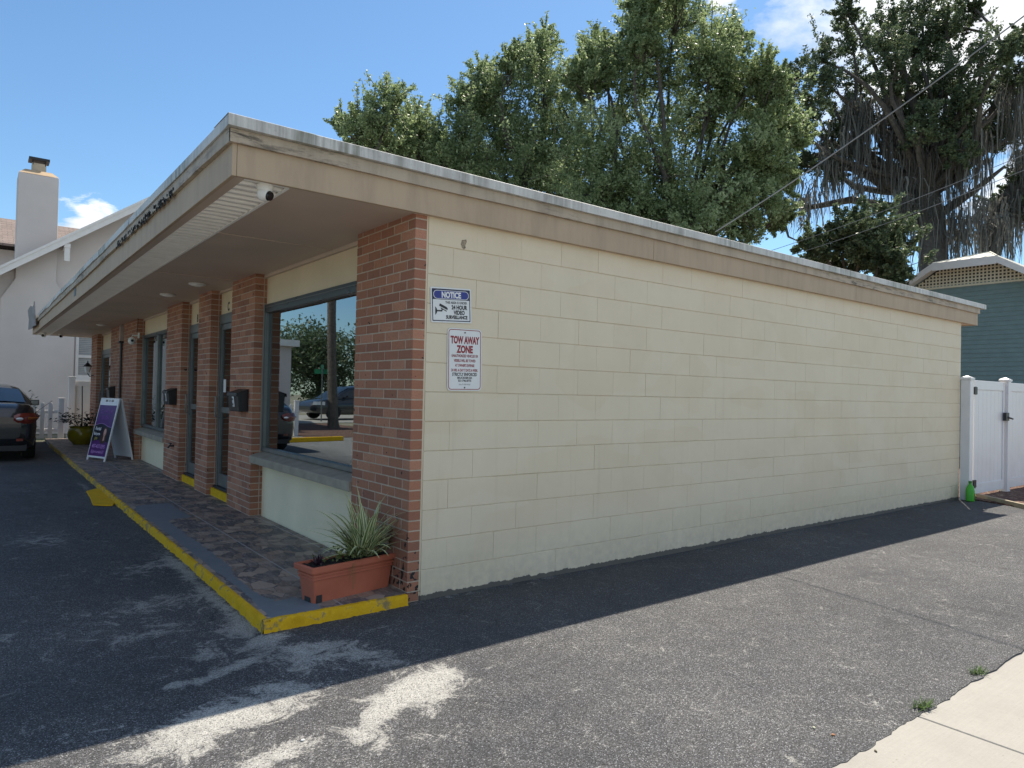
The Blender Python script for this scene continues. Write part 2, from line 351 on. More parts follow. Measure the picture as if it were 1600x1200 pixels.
M_MOSS = leafmat('grey_hanging_moss', (.165, .165, .15), .4, (.28, .275, .25), .9)
M_BARK = pm('grey_bark', (.09, .078, .066), .95, .4, 8, 30, 1, .03)
# ------------------------------------------------------------------ ground surfaces
g = MB(); g.box(-140, 160, -90, 160, -.5, -.03)
def gmat():
    m, t, b, co = newmat('grass_and_dirt'); n = t.noise(co, .5, 6); f = t.noise(co, 14, 6, .7)
    col = t.mix(t.ramp(n, [(.4, 0), (.6, 1)]), (.12, .13, .07), (.30, .26, .19)); col = t.mix(t.ramp(f, [(.4, 0), (.7, .6)]), col, (.14, .13, .09))
    setb(t, b, color=col, rough=.95, normal=t.bump(f, 1, .05)); return m
tag(g.build('ground', gmat()), kind='structure')
def blob(X, Y, cx, cy, rx, ry, ang, amp):
    c, s = math.cos(ang), math.sin(ang); u = (X-cx)*c+(Y-cy)*s; v = -(X-cx)*s+(Y-cy)*c
    return amp*np.exp(-((u/rx)**2+(v/ry)**2))
def sheet(name, xs, ys, zf, mat, attrs):
    X, Y = np.meshgrid(xs, ys); nx, ny = len(xs), len(ys); Z = zf(X, Y)
    if callable(attrs.get('_warp')): X, Y = attrs.pop('_warp')(X, Y)
    me = D.meshes.new(name); V = np.stack([X, Y, Z], -1).reshape(-1, 3)
    i = np.arange(ny-1)[:, None]*nx+np.arange(nx-1)[None]; F = np.stack([i, i+1, i+nx+1, i+nx], -1).reshape(-1, 4)
    me.vertices.add(len(V)); me.vertices.foreach_set('co', V.ravel()); me.loops.add(F.size); me.loops.foreach_set('vertex_index', F.ravel())
    me.polygons.add(len(F)); me.polygons.foreach_set('loop_start', np.arange(len(F))*4); me.polygons.foreach_set('loop_total', np.full(len(F), 4))
    me.materials.append(mat)
    for k, fn in attrs.items():
        a = me.attributes.new(k, 'FLOAT', 'POINT'); a.data.foreach_set('value', fn(X, Y).ravel().astype(np.float32))
    me.update(); me.validate(); me.shade_smooth(); o = D.objects.new(name, me); COL.objects.link(o); return o
def axis(segs):
    out = []
    for a, b, st in segs: out += list(np.arange(a, b-1e-6, st))
    out.append(segs[-1][1]); return np.array(out)
def pale(X, Y): return np.clip((-3.2-X)/1.2, 0, 1)  # lot lightened away from the shop, added to bounce light onto the soffit
def chalk(X, Y):
    c = np.zeros_like(X)
    # (x, y, rx, ry, angle, strength)
    for a in [(-.62, -1.17, .20, .12, .3, .72), (-.85, -1.25, .20, .10, .15, .58), (-1.00, -1.38, .15, .05, .5, .5), (-.70, -1.36, .14, .05, .2, .45), (-1.12, -1.50, .08, .10, 0, .45), (-.80, -1.47, .06, .05, 0, .4), 
              (-1.45, -1.42, .20, .07, .1, .42), (-1.66, -1.50, .18, .07, .2, .40), (-1.72, -1.08, .30, .16, .3, .50), (-1.45, -1.02, .26, .14, -.2, .46), (-1.25, -.86, .2, .1, -.5, .36),
              (-1.32, -.45, .12, .06, .6, .56), (-1.50, -.52, .14, .04, .5, .46), (-1.66, -.52, .10, .04, .2, .46), (-1.08, -.16, .16, .08, .5, .6), (-1.15, .10, .09, .22, 0, .52), (-1.12, .55, .05, .4, 0, .46),
              (-.92, -.42, .26, .10, -.3, .44), (-.72, -.70, .24, .12, -.8, .46), (-1.05, -.62, .12, .20, .2, .36), (-1.42, -.15, .07, .16, -.4, .46), (-1.5, .9, .3, .15, 0, .34), (-1.3, 1.9, .3, .2, 0, .34), (-1.13, 1.6, .06, .8, 0, .45), (-1.9, 3.4, .3, .3, 0, .3), (-1.6, .3, .25, .1, .4, .38),
              (-1.95, .6, .5, .3, 0, .12), (-1.2, 6.8, .06, 1.2, 0, .3), (-.05, -.02, .5, .05, 0, .22), (1.2, -.03, .3, .04, 0, .18), (-.95, -1.62, .5, .12, .1, .12), (3.0, -2.1, .25, .08, .3, .16)]:
        c += blob(X, Y, *a)
    return c
def seal(X, Y):
    return np.clip((Y+.98)/.06, 0, 1)*np.clip((X+1.0)/.8, 0, 1)*.75+np.clip((-1.0-X)/.1, 0, 1)*np.clip((Y+.8)/.3, 0, 1)*.45
rs1 = RS.rand(4000)
def zpark(X, Y):
    return .004*np.sin(X*1.7+.4)*np.cos(Y*1.3)-.004*(np.abs(Y) < .2)
def warp(X, Y):
    e = Y < -2.755
    Y = Y.copy(); j = .012*np.sin(X*9.1)+.009*np.sin(X*31+1)+.007*np.sin(X*83+2)+.006*np.sin(X*170)
    Y[e] += j[e]*.45; return X, Y
xs = axis([(-9.2, -3, .6), (-3, 1.4, .03), (1.4, 5, .06), (5, 14, .5)]); ys = axis([(-2.76, -1.7, .06), (-1.7, 1.5, .03), (1.5, 3, .1), (3, 14.3, .5), (14.3, 16.3, 1)])
xs = axis([(-9.2, -3, .6), (-3, 1.4, .03), (1.4, 5, .06), (5, 9.3, .2)])
tag(sheet('parking_lot', xs, ys, zpark, M_ASPH, {'_warp': warp, 'chalk': chalk, 'seal': seal, 'pale': pale}), kind='structure')
# concrete pavement along the side with expansion joints
sw = MB(); x = -14.2
while x < 16:
    sw.box(x+.004, x+1.52-.004, -4.6, -2.70, -.12, -.006); x += 1.52
tag(sw.build('sidewalk', M_SIDE, bevel=.004, seg=1), kind='structure')
rd = MB(); rd.box(-60, 60, -16, -4.6, -.2, -.025); tag(rd.build('road', M_CONC), kind='structure')
st = MB(); st.box(-40, 12, 24.4, 33, -.2, -.012); 
tag(st.build('street', M_CONC), kind='structure')
# mulch bed behind the gate, with lumber edging
def mulch():
    m, t, b, co = newmat('red_brown_mulch'); v = t.new('ShaderNodeTexVoronoi', {'Vector': t.map(co, (1, .6, 1)), 'Scale': 45}); r = t.new('ShaderNodeSeparateColor', {0: v.outputs['Color']}).outputs[0]
    col = t.ramp(r, [(0, (.06, .025, .018)), (.5, (.12, .05, .035)), (.85, (.2, .11, .07)), (1, (.4, .3, .2))]); setb(t, b, color=col, rough=.9, normal=t.bump(t.math('ADD', v.outputs['Distance'], t.noise(co, 20, 5)), 1, .03)); return m
M_MULCH = mulch()
mb = MB(); mb.prism([(9.30, -.2, -.02), (8.93, -1.05, -.02), (9.4, -2.65, -.02), (18, -2.65, -.02), (18, 12, -.02), (9.3, 12, -.02)], (0, 0, .035)); tag(mb.build('mulch_bed', M_MULCH), kind='structure')
mb = MB(); mb.prism([(-5.2, 15.2, -.02), (-8.9, 15.6, -.02), (-9.2, 23.5, -.02), (-6.7, 23.8, -.02), (-5.3, 16.8, -.02)], (0, 0, .03)); tag(mb.build('planting_bed', M_MULCH), kind='structure')
mb = MB(); p0, p1 = Vector((9.63, -.10, .03)), Vector((8.86, -1.02, .03)); dv = (p1-p0).normalized(); nv = Vector((-dv.y, dv.x, 0))
mb.obox((p0+p1)/2-nv*.0, (p1-p0)/2, nv*.022, (0, 0, .035)); mb.obox(p1+Vector((.25, -.8, -.005)), (.25, -.78, 0), (.021, .007, 0), (0, 0, .03))
tag(mb.build('garden_edging', pm('weathered_lumber', (.42, .35, .24), .8, .25, 12, 60, .4), bevel=.004), 'pale weathered lumber edging between asphalt and mulch by the gate', 'edging')
# ------------------------------------------------------------------ walkway + kerb
def cement(X, Y):
    c = .55*np.exp(-((X+.82)/.20)**2-((Y-.12)/.28)**2)
    c += .62*np.exp(-(np.clip(np.abs(X+.80)-.14, 0, 9)/.06)**2-(np.clip(np.abs(Y-4.15)-.45, 0, 9)/.12)**2)
    c += .5*np.exp(-((X+.96)/.05)**2)*(Y < 4.5)+.42*np.exp(-((X+.9)/.07)**2-(np.clip(np.abs(Y-2.6)-1.2, 0, 9)/.3)**2)
    return c
sh = sheet('walkway', axis([(-1.036, -.0, .025)]), axis([(-.004, 6, .04), (6, 16.3, .2)]), lambda X, Y: X*0+.066, M_TILE, {'cement': cement}); tag(sh, kind='structure')
kb = MB()
def kerbstrip(p, q, nrm, wd, h, n):
    """strip from p to q, width wd along nrm, uneven worn edges"""
    rows = []; p, q, nrm = Vector(p), Vector(q), Vector(nrm)
    for i in range(n+1):
        c = p.lerp(q, i/n); j = lambda a: random.uniform(-a, a)*1.9
        rows.append([c+nrm*(-.012+j(.006))+Vector((0, 0, -.03)), c+nrm*(j(.004))+Vector((0, 0, .012+j(.006))), c+nrm*(.003+j(.003))+Vector((0, 0, h-.014+j(.003))), c+nrm*(.014+j(.004))+Vector((0, 0, h+j(.0015))), c+nrm*(wd+j(.003))+Vector((0, 0, h+.0012)), c+nrm*wd+Vector((0, 0, -.03))])
    kb.grid(rows)
kerbstrip((-1.069, -.042, 0), (-1.069, 14.6, 0), (1, 0, 0), .036, .0645, 260)
kerbstrip((-1.069, -.042, 0), (-.118, -.042, 0), (0, 1, 0), .040, .0650, 40)
ko = kb.build('kerb', M_YEL, smooth=True); tag(ko, kind='structure')
fl = MB(); fl.box(-1.036, -.108, -.004, 16.3, -.05, .058); fl.box(-.108, .25, .02, 16.3, -.05, .058); tag(fl.build('walkway_base', M_CONC), kind='structure')
pp = MB(); pts = [(-1.235, 6.56), (-1.25, 6.2), (-1.262, 5.9), (-1.285, 5.62), (-1.30, 5.33), (-1.24, 5.27), (-1.19, 5.22), (-1.12, 5.19), (-1.062, 5.4), (-1.062, 6.1), (-1.062, 6.8), (-1.14, 6.72)]
pp.prism([(a, b, .0) for a, b in pts], (0, 0, .0145)); tag(pp.build('painted_curb_patch', M_YEL2, bevel=.004), kind='structure')
# ------------------------------------------------------------------ the shop building
B = empty('commercial_building', (0, 0, 0), 0, 'long flat roofed building of cream painted block with red brick piers', 'building')
L, YE = 9.215, 16.45; ZB = 2.625
wl = MB(); C8 = .2032
for k in range(13):
    off = 0 if k % 2 == 0 else .2032; xsj = [0]+[off+.4064*i for i in range(0 if k % 2 else 1, 24)]; xsj = sorted(set(round(v, 4) for v in xsj if v < L-.05))+[L]
    for a, b in zip(xsj[:-1], xsj[1:]):
        z0, z1 = k*C8, (k+1)*C8
        if k == 0: z0 = -.1
        if k == 12: z1 = 2.70
        y0 = random.uniform(-.001, .0006); d = .006
        vl, vr = random.choice([.0004, .0008, .002]), random.choice([.0004, .0008, .002]); hb, ht = random.uniform(.003, .0045), random.uniform(.003, .005)
        y1, y2 = y0+min(d, vl*1.2), y0+min(d, vr*1.2)
        vs = [(a, y1, z0), (b, y2, z0), (b, y2, z1), (a, y1, z1), (a+vl, y0, z0+hb), (b-vr, y0, z0+hb), (b-vr, y0, z1-ht), (a+vl, y0, z1-ht), (a, y0+d, z0), (b, y0+d, z0), (b, y0+d, z1), (a, y0+d, z1)]
        wl.add(vs, [(4, 5, 6, 7), (8, 9, 5, 4), (9, 10, 6, 5), (10, 11, 7, 6), (11, 8, 4, 7)], 0, random.random())
wl.box(-.012, L, .006, .2, -.1, 2.70); side = wl.build('block_wall', M_WALL, B)
rw = MB(); rw.box(L-.2, L-.001, .2, YE, -.1, 2.70); rw.box(.15, L-.001, YE-.2, YE, -.1, 2.70); rw.build('rear_wall', M_WALL, B)
fi = MB(); fi.box(.26, L-.21, .21, YE-.21, 0, .10); fi.box(2.6, 2.7, .21, YE-.21, .10, 2.60); fi.build('interior_floor', M_DARKIN, B)
def pier(y0, y1, z0=.0, rx=.03, first=False):
    mo = MB(); br = MB(); xf = -.105
    xb = rx if not first else -.014
    mo.box(xf+.0025, xb, y0+.0025, y1-.0025, z0, 2.68, 0)
    zc = 0; k = 0; H = 2.667/39
    while zc < 2.62:
        if zc+H > z0:
            off = .1016 if k % 2 else 0; ys_ = [y0]+[y0+off+.2032*i for i in range(1 if not off else 0, 40)]; ys_ = [v for v in ys_ if v < y1-.04]+[y1]; ys_ = sorted(set(round(v, 4) for v in ys_))
            for a, b in zip(ys_[:-1], ys_[1:]):
                j = random.uniform(-.0012, .0012); tn = random.random()
                br.box(xf+j, -.016 if b < y1-.001 and a > y0+.001 else -.016, a+(0 if a == round(y0, 4) else .0065)+ (j if a == round(y0, 4) else 0), b-(0 if b == round(y1, 4) else .0065), zc+.0048, zc+H-.0048, 0, tn)
            if not first:
                tn = random.random(); br.box(-.007, xb-.001, y0, y0+.09, zc+.0048, zc+H-.0048, 0, tn)
                br.box(-.007, xb-.001, y1-.09, y1, zc+.0048, zc+H-.0048, 0, random.random())
        zc += H; k += 1
    p = br.build('brick_pier', M_BRICK, B); mo.build('mortar', M_MORT, p); return p
PIERS = [(0.0, .90, True), (3.385, 4.22, False), (5.12, 5.72, False), (6.66, 7.64, False), (10.12, 11.55, False), (11.85, 13.2, False), (15.35, 16.36, False)]
for a, b, f in PIERS: pier(a, b, 0, .03, f)
# recess walls
X0, X1 = .02, .15
for a, b, z in ((.86, 3.40, 2.31), (4.2, 5.14, 2.335), (5.70, 6.68, 2.30), (7.6, 10.15, 2.335), (13.1, 15.4, 2.25), (11.5, 11.9, -.05)):
    pn = MB(); pn.box(X0, X1, a, b, z, 2.70); pn.build('upper_wall_panel', M_PANEL, B)
for a, b, z in ((.86, 3.40, .70), (7.6, 10.15, .62)):
    lo = MB(); lo.box(X0, X1, a, b, -.05, z+.02); lo.build('lower_wall_panel', M_LOWPANEL, B)
def window(y0, y1, z0, z1, mull=(), header=.09, gm=M_GLASS):
    f = MB(); f.box(.0, .07, y0, y0+.045, z0, z1); f.box(.0, .07, y1-.06, y1, z0, z1); f.box(.0, .07, y0+.045, y1-.06, z0, z0+.04); f.box(-.004, .07, y0+.045, y1-.06, z1-header, z1, 1)
    f.box(-.010, -.004, y0+.04, y1-.06, z1-header*.45, z1-header*.45+.012); f.box(-.012, .0, y1-.045, y1-.03, z0, z1)
    for m_ in mull: f.box(-.003, .065, m_-.04, m_+.04, z0+.04, z1-header)
    o = f.build('window', [M_ALU, M_ALUD], B, bevel=.003, seg=1)
    gl = MB(); gl.box(.034, .040, y0+.03, y1-.03, z0+.02, z1-.02); gl.build('window_pane', gm, o); return o
window(.895, 3.405, .755, 2.315); wB = window(7.645, 10.135, .68, 2.34, (8.85,), .06, M_GLASS2)
cu = MB()
for i in range(60):
    y = 8.95+i*.02; cu.box(.16+.02*(i % 2), .165+.02*(i % 2), y, y+.02, .7, 2.3)
cu.build('curtain', pm('grey_curtain', (.22, .2, .2), .9), wB)
def sill(y0, y1, z0, z1):
    s = MB(); s.prism([(-.128, y0, z0), (.03, y0, z0), (.03, y0, z1+.045), (-.128, y0, z1)], (0, y1-y0, 0)); s.build('window_sill', M_SILL, B, bevel=.004, seg=1)
sill(.904, 3.37, .635, .71); sill(7.645, 10.10, .545, .62)
sill_y = None
def door(y0, y1, z0, z1, head=.12, note=False):
    f = MB(); f.box(-.0, .08, y0, y0+.05, z0, z1); f.box(-.0, .08, y1-.05, y1, z0, z1); f.box(-.0, .08, y0+.05, y1-.05, z1-head, z1)
    dr = f.build('door_frame', M_ALU, B, bevel=.003, seg=1)
    l = MB(); a, b, c = y0+.055, y1-.055, z1-head-.005
    l.box(.012, .05, a, a+.06, z0+.01, c); l.box(.012, .05, b-.06, b, z0+.01, c); l.box(.012, .05, a+.06, b-.06, z0+.01, z0+.16); l.box(.012, .05, a+.06, b-.06, c-.07, c)
    l.box(.014, .046, a+.06, b-.06, z0+.92, z0+.99)
    d = l.build('door', M_ALU, B, bevel=.002, seg=1)
    gl = MB(); gl.box(.028, .033, a+.05, b-.05, z0+.15, c-.06); gl.build('door_glass', M_GLASS2, d)
    h = MB(); yy = b-.03; h.tube([(.012, yy, z0+.85), (-.045, yy, z0+.87), (-.045, yy, z0+1.12), (.012, yy, z0+1.14)], .009, 8); h.build('door_handle', M_ALU, d, smooth=True)
    th = MB(); th.box(-.055, .2, y0, y1, .05, z0-.025, 0); th.build('door_step', M_YEL2, B, bevel=.006)
    tt = MB(); tt.box(-.03, .1, y0, y1, z0-.024, z0+.004); tt.build('door_threshold', M_BLKP, B, bevel=.003, seg=1)
    if note:
        n = MB(); n.box(.0255, .0275, b-.20, b-.10, 1.36, 1.52); n.build('door_notice', M_WPL, d)
    return d
door(4.225, 5.115, .185, 2.335, note=True); door(5.725, 6.655, .185, 2.30); door(13.22, 15.33, .12, 2.25)
MBLK = pm('black_lettering', (.01, .01, .01), .5)
text('door_letter', [('C', 0, 0, .15, .8, 'CENTER', .03)], MBLK, B, (.0185, 4.80, 2.37), (0, -1, 0), (0, 0, 1))
text('door_letter', [('B', 0, 0, .15, .8, 'CENTER', .03)], MBLK, B, (.0185, 6.30, 2.33), (0, -1, 0), (0, 0, 1))
# roof edge ------------------------------------------------------------
RX0, RX1, RY0, RY1 = -1.322, 9.72, -.045, 16.85
r = MB(); r.box(RX0+.03, RX1-.03, RY0+.03, RY1-.03, 2.70, 2.935); r.build('roof', pm('grey_roof_membrane', (.35, .35, .34), .8), B)
f = MB(); sx = [RX0+.026, 2.257, 5.9, RX1]
for a, b in zip(sx[:-1], sx[1:]): f.box(a+.002, b-.001, RY0+random.uniform(-.002, 0), RY0+.027, ZB, 2.808)
f.box(RX0, RX0+.026, RY0-.003, 5.2, ZB-.002, 2.808); f.box(RX0+.001, RX0+.026, 5.203, 10.6, ZB-.006, 2.808); f.box(RX0, RX0+.026, 10.603, RY1, ZB-.003, 2.808)
f.box(RX1-.026, RX1, RY0+.03, RY1, ZB, 2.808); f.box(RX0+.03, RX1-.03, RY1-.026, RY1, ZB, 2.808); f.build('fascia', M_FASC, B, bevel=.002, seg=1)
def wavy(p, q, nrm, w0, w1, z0, z1, n, amp, name, mat, seams=()):
    """trim strip with slightly uneven edges and a drip lip"""
    o = MB(); p, q, nrm = Vector(p), Vector(q), Vector(nrm); rows = []; ph = random.random()*9; Lh = (q-p).length
    for i in range(n+1):
        t_ = i/n; c = p.lerp(q, t_); s_ = t_*Lh
        a = amp*(math.sin(s_*1.9+ph)+.6*math.sin(s_*4.7+ph*2)+.3*math.sin(s_*13+ph)); zt = z1+amp*.4*math.sin(s_*2.3+ph)
        up_ = Vector((0, 0, 1))
        rows.append([c+up_*(z0+.001), c+nrm*(w1+a*.6)+up_*(z0+a), c+nrm*(w1+a*.2)+up_*((z0+z1)/2), c+nrm*w1+up_*(zt-.004), c+nrm*(w1-.006)+up_*zt, c-nrm*w0+up_*(zt-.001)])
    o.grid(rows); return o.build(name, mat, B, smooth=True)
wavy((RX0-.02, RY0, 0), (RX1+.02, RY0, 0), (0, -1, 0), .0, .026, 2.806, 2.886, 120, .002, 'roof_trim', M_BEAD)
wavy((RX0, RY0-.026, 0), (RX0, RY1, 0), (-1, 0, 0), .0, .026, 2.806, 2.886, 120, .003, 'roof_trim', M_BEAD)
ss = [-1.364, -.86, 2.15, 5.2, 8.3, RX1+.17]
for a, b in zip(ss[:-1], ss[1:]): wavy((a+.001, RY0, 0), (b-.001, RY0, 0), (0, -1, 0), .25, .060+random.uniform(-.002, .002), 2.884, 2.952+random.uniform(-.001, .001), int((b-a)*12), .0012, 'metal_flashing', M_FLASH)
ss = [RY0-.060, 3.05, 6.0, 9.2, 12.4, RY1+.03]
for i, (a, b) in enumerate(zip(ss[:-1], ss[1:])): wavy((RX0, a, 0), (RX0, b-.002, 0), (-1, 0, 0), .25, .042+random.uniform(-.003, .003), 2.884, 2.952+random.uniform(-.002, .002)+.005*(i > 2), int((b-a)*12), .0015+.0035*i*.6, 'metal_flashing', M_FLASH)
# dark rot and algae hanging under the front flashing
rt_ = MB()
for i in range(150):
    y = 1.3+2.6*random.random()**1.3; z = 2.84-.05*random.random(); r0 = random.uniform(.004, .014); x_ = RX0-.028
    rt_.obox((x_+.001, y, z), (0, r0*random.uniform(1, 2.5), r0*.5), (0, -.2*r0, r0), (.0015, 0, 0))
rt_.build('algae_stain', pm('black_algae', (.015, .014, .012), .9), B)['kind'] = 'stuff'
vb = MB()
for i in range(3): vb.box(RX0-.0035, RX0, 7.55, 7.8, 2.69+.0*i, 2.80) if i == 0 else None
vb.build('vent_plate', M_BLACK, B)
s = MB(); s.box(RX0+.03, -1.235, RY0+.03, RY1-.03, ZB+.006, ZB+.03); s.box(-.975, .15, RY0+.03, RY1-.03, ZB+.012, ZB+.04)
for y in (1.6, 4.04, 6.5, 8.9, 11.4, 13.8): s.box(-.97, .02, y, y+.035, ZB+.007, ZB+.0118)
s.box(-.008, .0185, .88, 3.40, ZB-.022, ZB+.0118); s.box(-.008, .0185, 4.2, 15.4, ZB-.018, ZB+.0118)
s.box(L-.1, RX1-.03, RY0+.03, RY1-.03, ZB+.012, ZB+.04); s.box(-.975, L, RY0+.028, .005, ZB+.002, ZB+.0119)
s.build('soffit', M_SOFF, B)
v = MB(); y = RY0+.03
while y < RY1-.06:
    v.prism([(-1.234, y, ZB+.016), (-1.234, y+.012, ZB+.006), (-1.234, y+.030, ZB+.006), (-1.234, y+.085, ZB+.016), (-1.234, y+.085, ZB+.022), (-1.234, y, ZB+.022)], (.258, 0, 0)); v.box(-1.234, -.976, y+.085, y+.112, ZB+.022, ZB+.030, 1)
    y += .112
v.box(-.985, -.965, RY0+.03, RY1-.03, ZB+.004, ZB+.0115)
v.build('soffit_vent', [M_VENT, pm('vent_groove_shade', (.30, .28, .25), .7)], B)  # groove strips coloured darker, painting in the shade of the recesses
dp = MB(); dp.box(-.16, -.08, 11.64, 11.76, 2.30, 2.62); dp.tube([(-.125, 11.7, 2.34), (-.125, 11.7, .15)], .022, 8, 1); dp.box(-.17, -.07, 11.63, 11.77, 2.26, 2.30, 1)
dp.build('downspout', [pm('pinkish_pipe_paint', (.42, .33, .30), .6), M_BLKP], B, smooth=True)
# torn end panel at far corner of the front fascia
tp = MB(); rows = []
for i in range(7):
    y = 14.6+i*.36; rows.append([(-1.40-.02*math.sin(i*1.3), y, 2.70+.02*i*.3), (-1.42-.012*math.sin(i*2), y-.02, 2.98), (-1.44+.02*math.sin(i), y-.05, 3.20+.03*math.cos(i*2))])
tp.grid(rows); tpo = tp.build('loose_flashing', pm('weathered_grey_board', (.27, .265, .265), .8, .3, 5), B); sm = tpo.modifiers.new('thick', 'SOLIDIFY'); sm.thickness = .02
# soffit lights, cameras --------------------------------------------------
def soffit_light(x, y, label):
    e = empty('ceiling_light', (x, y, ZB+.010), 0, label, 'light', 'round lights under the front eave')
    a = MB(); a.lathe([(.095, 0), (.095, -.012), (.085, -.02), (.07, -.02)]); a.build('trim_ring', M_WPL, e, smooth=True)
    b = MB(); b.lathe([(.069, -.016), (.066, -.024), (.04, -.030), (.005, -.032)]); b.build('diffuser', M_VENT, e, smooth=True)
soffit_light(-.444, 5.95, 'flat round eave light, middle one of three, in front of door B')
soffit_light(-.391, 4.63, 'flat round eave light nearest the camera, in front of door C')
soffit_light(-.43, 12.1, 'flat round eave light farthest along, beside the downspout')
def dome(x, y, z, label, s=1.0, look=(-.55, -.75, -.35)):
    e = empty('security_camera', (x, y, z), 0, label, 'camera', 'white dome security cameras'); e.scale = (s, s, s)
    a = MB(); a.lathe([(.055, 0), (.058, -.012), (.05, -.03), (.045, -.04)]); a.build('mount', M_WPL, e, smooth=True)
    lk = Vector(look).normalized(); c = Vector((0, 0, -.06)); u = lk.cross(Vector((0, 0, 1))).normalized(); vv = lk.cross(u)
    b = MB(); n = 20; rows = []
    for i in range(13):
        th = math.pi*i/12; rr = .05*math.sin(th); rows.append([c+lk*(.05*math.cos(th))+u*(rr*math.cos(2*math.pi*k/n))+vv*(rr*math.sin(2*math.pi*k/n)) for k in range(n+1)])
    b.grid(rows); b.build('housing', M_WPL, e, smooth=True)
    d = MB(); d.tube([c+lk*.030, c+lk*.052], [.036, .030], 18); d.tube([c+lk*.050, c+lk*.056], [.016, .013], 12); d.build('lens', pm('black_lens', (.01, .01, .012), .15), e, smooth=True)
dome(-1.10, .06, ZB+.008, 'white dome camera under the near corner of the eave', .88, (.55, -.75, -.35))
dome(-1.15, 15.9, ZB+.008, 'left one of two cameras at the far end of the eave', 1.0, (-.5, -.7, -.3))
dome(-.80, 15.95, ZB+.008, 'right one of two cameras at the far end of the eave', .9, (-.2, -.9, -.3))
e = empty('wall_camera', (-.12, 9.95, 2.32), 0, 'white camera on a bracket at the brick pier left of the shop window', 'camera')
a = MB(); a.box(0, .02, -.04, .04, -.05, .05); a.tube([(0, 0, 0), (-.09, 0, 0), (-.10, 0, -.04)], .012, 8); a.build('bracket', M_WPL, e, bevel=.003)
a = MB(); a.lathe([(.03, .05), (.055, .02), (.06, -.02), (.045, -.06), (.02, -.075)], (-.10, 0, -.09)); a.build('housing', M_WPL, e, smooth=True)
a = MB(); a.lathe([(.02, -.02), (.024, .0), (.02, .01)], (-.10, -.06, -.1), axis=1); a.build('lens', M_BLKP, e, smooth=True)
a = MB(); a.tube([(-.02, 0, .05), (-.01, .0, .2), (-.01, 0, .31)], .006, 6); a.build('cable', M_BLKP, e)
# mailboxes -----------------------------------------------------------------
def mailbox(y, z, letter, label):
    e = empty('mailbox', (-.108, y, z), 0, label, 'mailbox', 'black wall mailboxes')
    a = MB(); a.prism([(0, -.17, 0), (-.10, -.17, 0), (-.115, -.17, .20), (0, -.17, .24)], (0, .34, 0)); a.build('box', M_BLACK, e, bevel=.006)
    b = MB(); b.prism([(-.0, -.178, .243), (-.128, -.178, .20), (-.130, -.178, .165), (-.120, -.178, .165), (-.118, -.178, .192), (0, -.178, .235)], (0, .356, 0)); b.build('lid', M_BLACK, e, bevel=.003)
    if letter:
        c = MB(); c.obox((-.114, -.02+.16-.16, .105), (0, .035, 0), (-.006, 0, .055), (.0012, 0, 0)); c.build('label_plate', pm('white_label', (.7, .7, .7), .5), e)
        text('lettering', [(letter, 0, 0, .10, .8, 'CENTER', .04)], MBLK, e, (-.117, .0, .07), (0, -1, 0), (-.08, 0, 1))
mailbox(3.68, 1.165, 'C', 'black mailbox with a white letter label on the brick pier beside door C')
mailbox(7.02, 1.15, 'B', 'black mailbox on the brick pier between the middle window and door B')
mailbox(12.6, 1.15, None, 'black mailbox on the farthest wide brick pier behind the sandwich board')
# coach lamp at the far pier
e = empty('wall_lantern', (-.11, 15.8, 1.75), 0, 'small lantern lamp on the last brick pier', 'lamp')
a = MB(); a.tube([(0, 0, -.1), (-.08, 0, -.14), (-.13, 0, -.06)], .012, 8); a.build('arm', M_BLACK, e); a = MB(); a.lathe([(.10, .10), (.07, .14), (.015, .20), (.008, .25)], (-.13, 0, 0), 6); a.build('lamp_cap', M_BLACK, e)
a = MB(); a.lathe([(.045, -.04), (.085, .10)], (-.13, 0, 0), 6); a.build('lamp_glass', pm('frosted_glass', (.8, .8, .78), .2), e)
# hose bib by door B
e = empty('water_tap', (-.105, 6.95, .55), 0, 'small dark water tap on the brick pier left of door B', 'tap')
a = MB(); a.tube([(0, 0, 0), (-.06, 0, 0), (-.08, 0, -.03)], .014, 8); a.tube([(-.05, -.05, .035), (-.05, .05, .035)], .012, 8); a.tube([(-.05, 0, 0), (-.05, 0, .04)], .008, 8); a.build('valve', M_BLKP, e, smooth=True)
# ------------------------------------------------------------------ signs
def rrect(w_, h_, r_, n=5):
    out = []
    for cx, cy, a0 in ((w_/2-r_, h_/2-r_, 0), (-w_/2+r_, h_/2-r_, 90), (-w_/2+r_, -h_/2+r_, 180), (w_/2-r_, -h_/2+r_, 270)):
        for i in range(n+1):
            a_ = rad(a0+90*i/n); out.append((cx+r_*math.cos(a_), cy+r_*math.sin(a_)))
    return out
def plate(name, poly, y0, y1, mat, par, bevel=0):
    m_ = MB(); m_.prism([(px, y0, pz) for px, pz in poly], (0, y1-y0, 0)); return m_.build(name, mat, par, bevel=bevel, seg=1)
def ring(name, outer, inner, y, mat, par):
    m_ = MB(); n = len(outer); m_.add([(a, y, b) for a, b in outer]+[(a, y, b) for a, b in inner], [(i, (i+1) % n, (i+1) % n+n, i+n) for i in range(n)]); return m_.build(name, mat, par)
SGW = pm('white_sign_face', (.70, .71, .70), .35, .04, 8); SGN = pm('navy_sign_ink', (.008, .012, .05), .4); SGB = pm('blue_sign_ink', (.018, .03, .22), .35, .1); SGR = pm('dark_red_sign_ink', (.26, .012, .02), .4); SGK = pm('black_sign_ink', (.012, .014, .018), .4)
e = empty('notice_sign', (.193, -.004, 2.033), 0, 'blue and white video surveillance notice sign on the cream block wall', 'sign'); e.rotation_euler = (0, rad(-3), 0)
plate('sign_plate', rrect(.336, .245, .008), 0, -.002, SGW, e)
ring('border', rrect(.316, .225, .006), rrect(.303, .212, .004), -.0026, SGN, e)
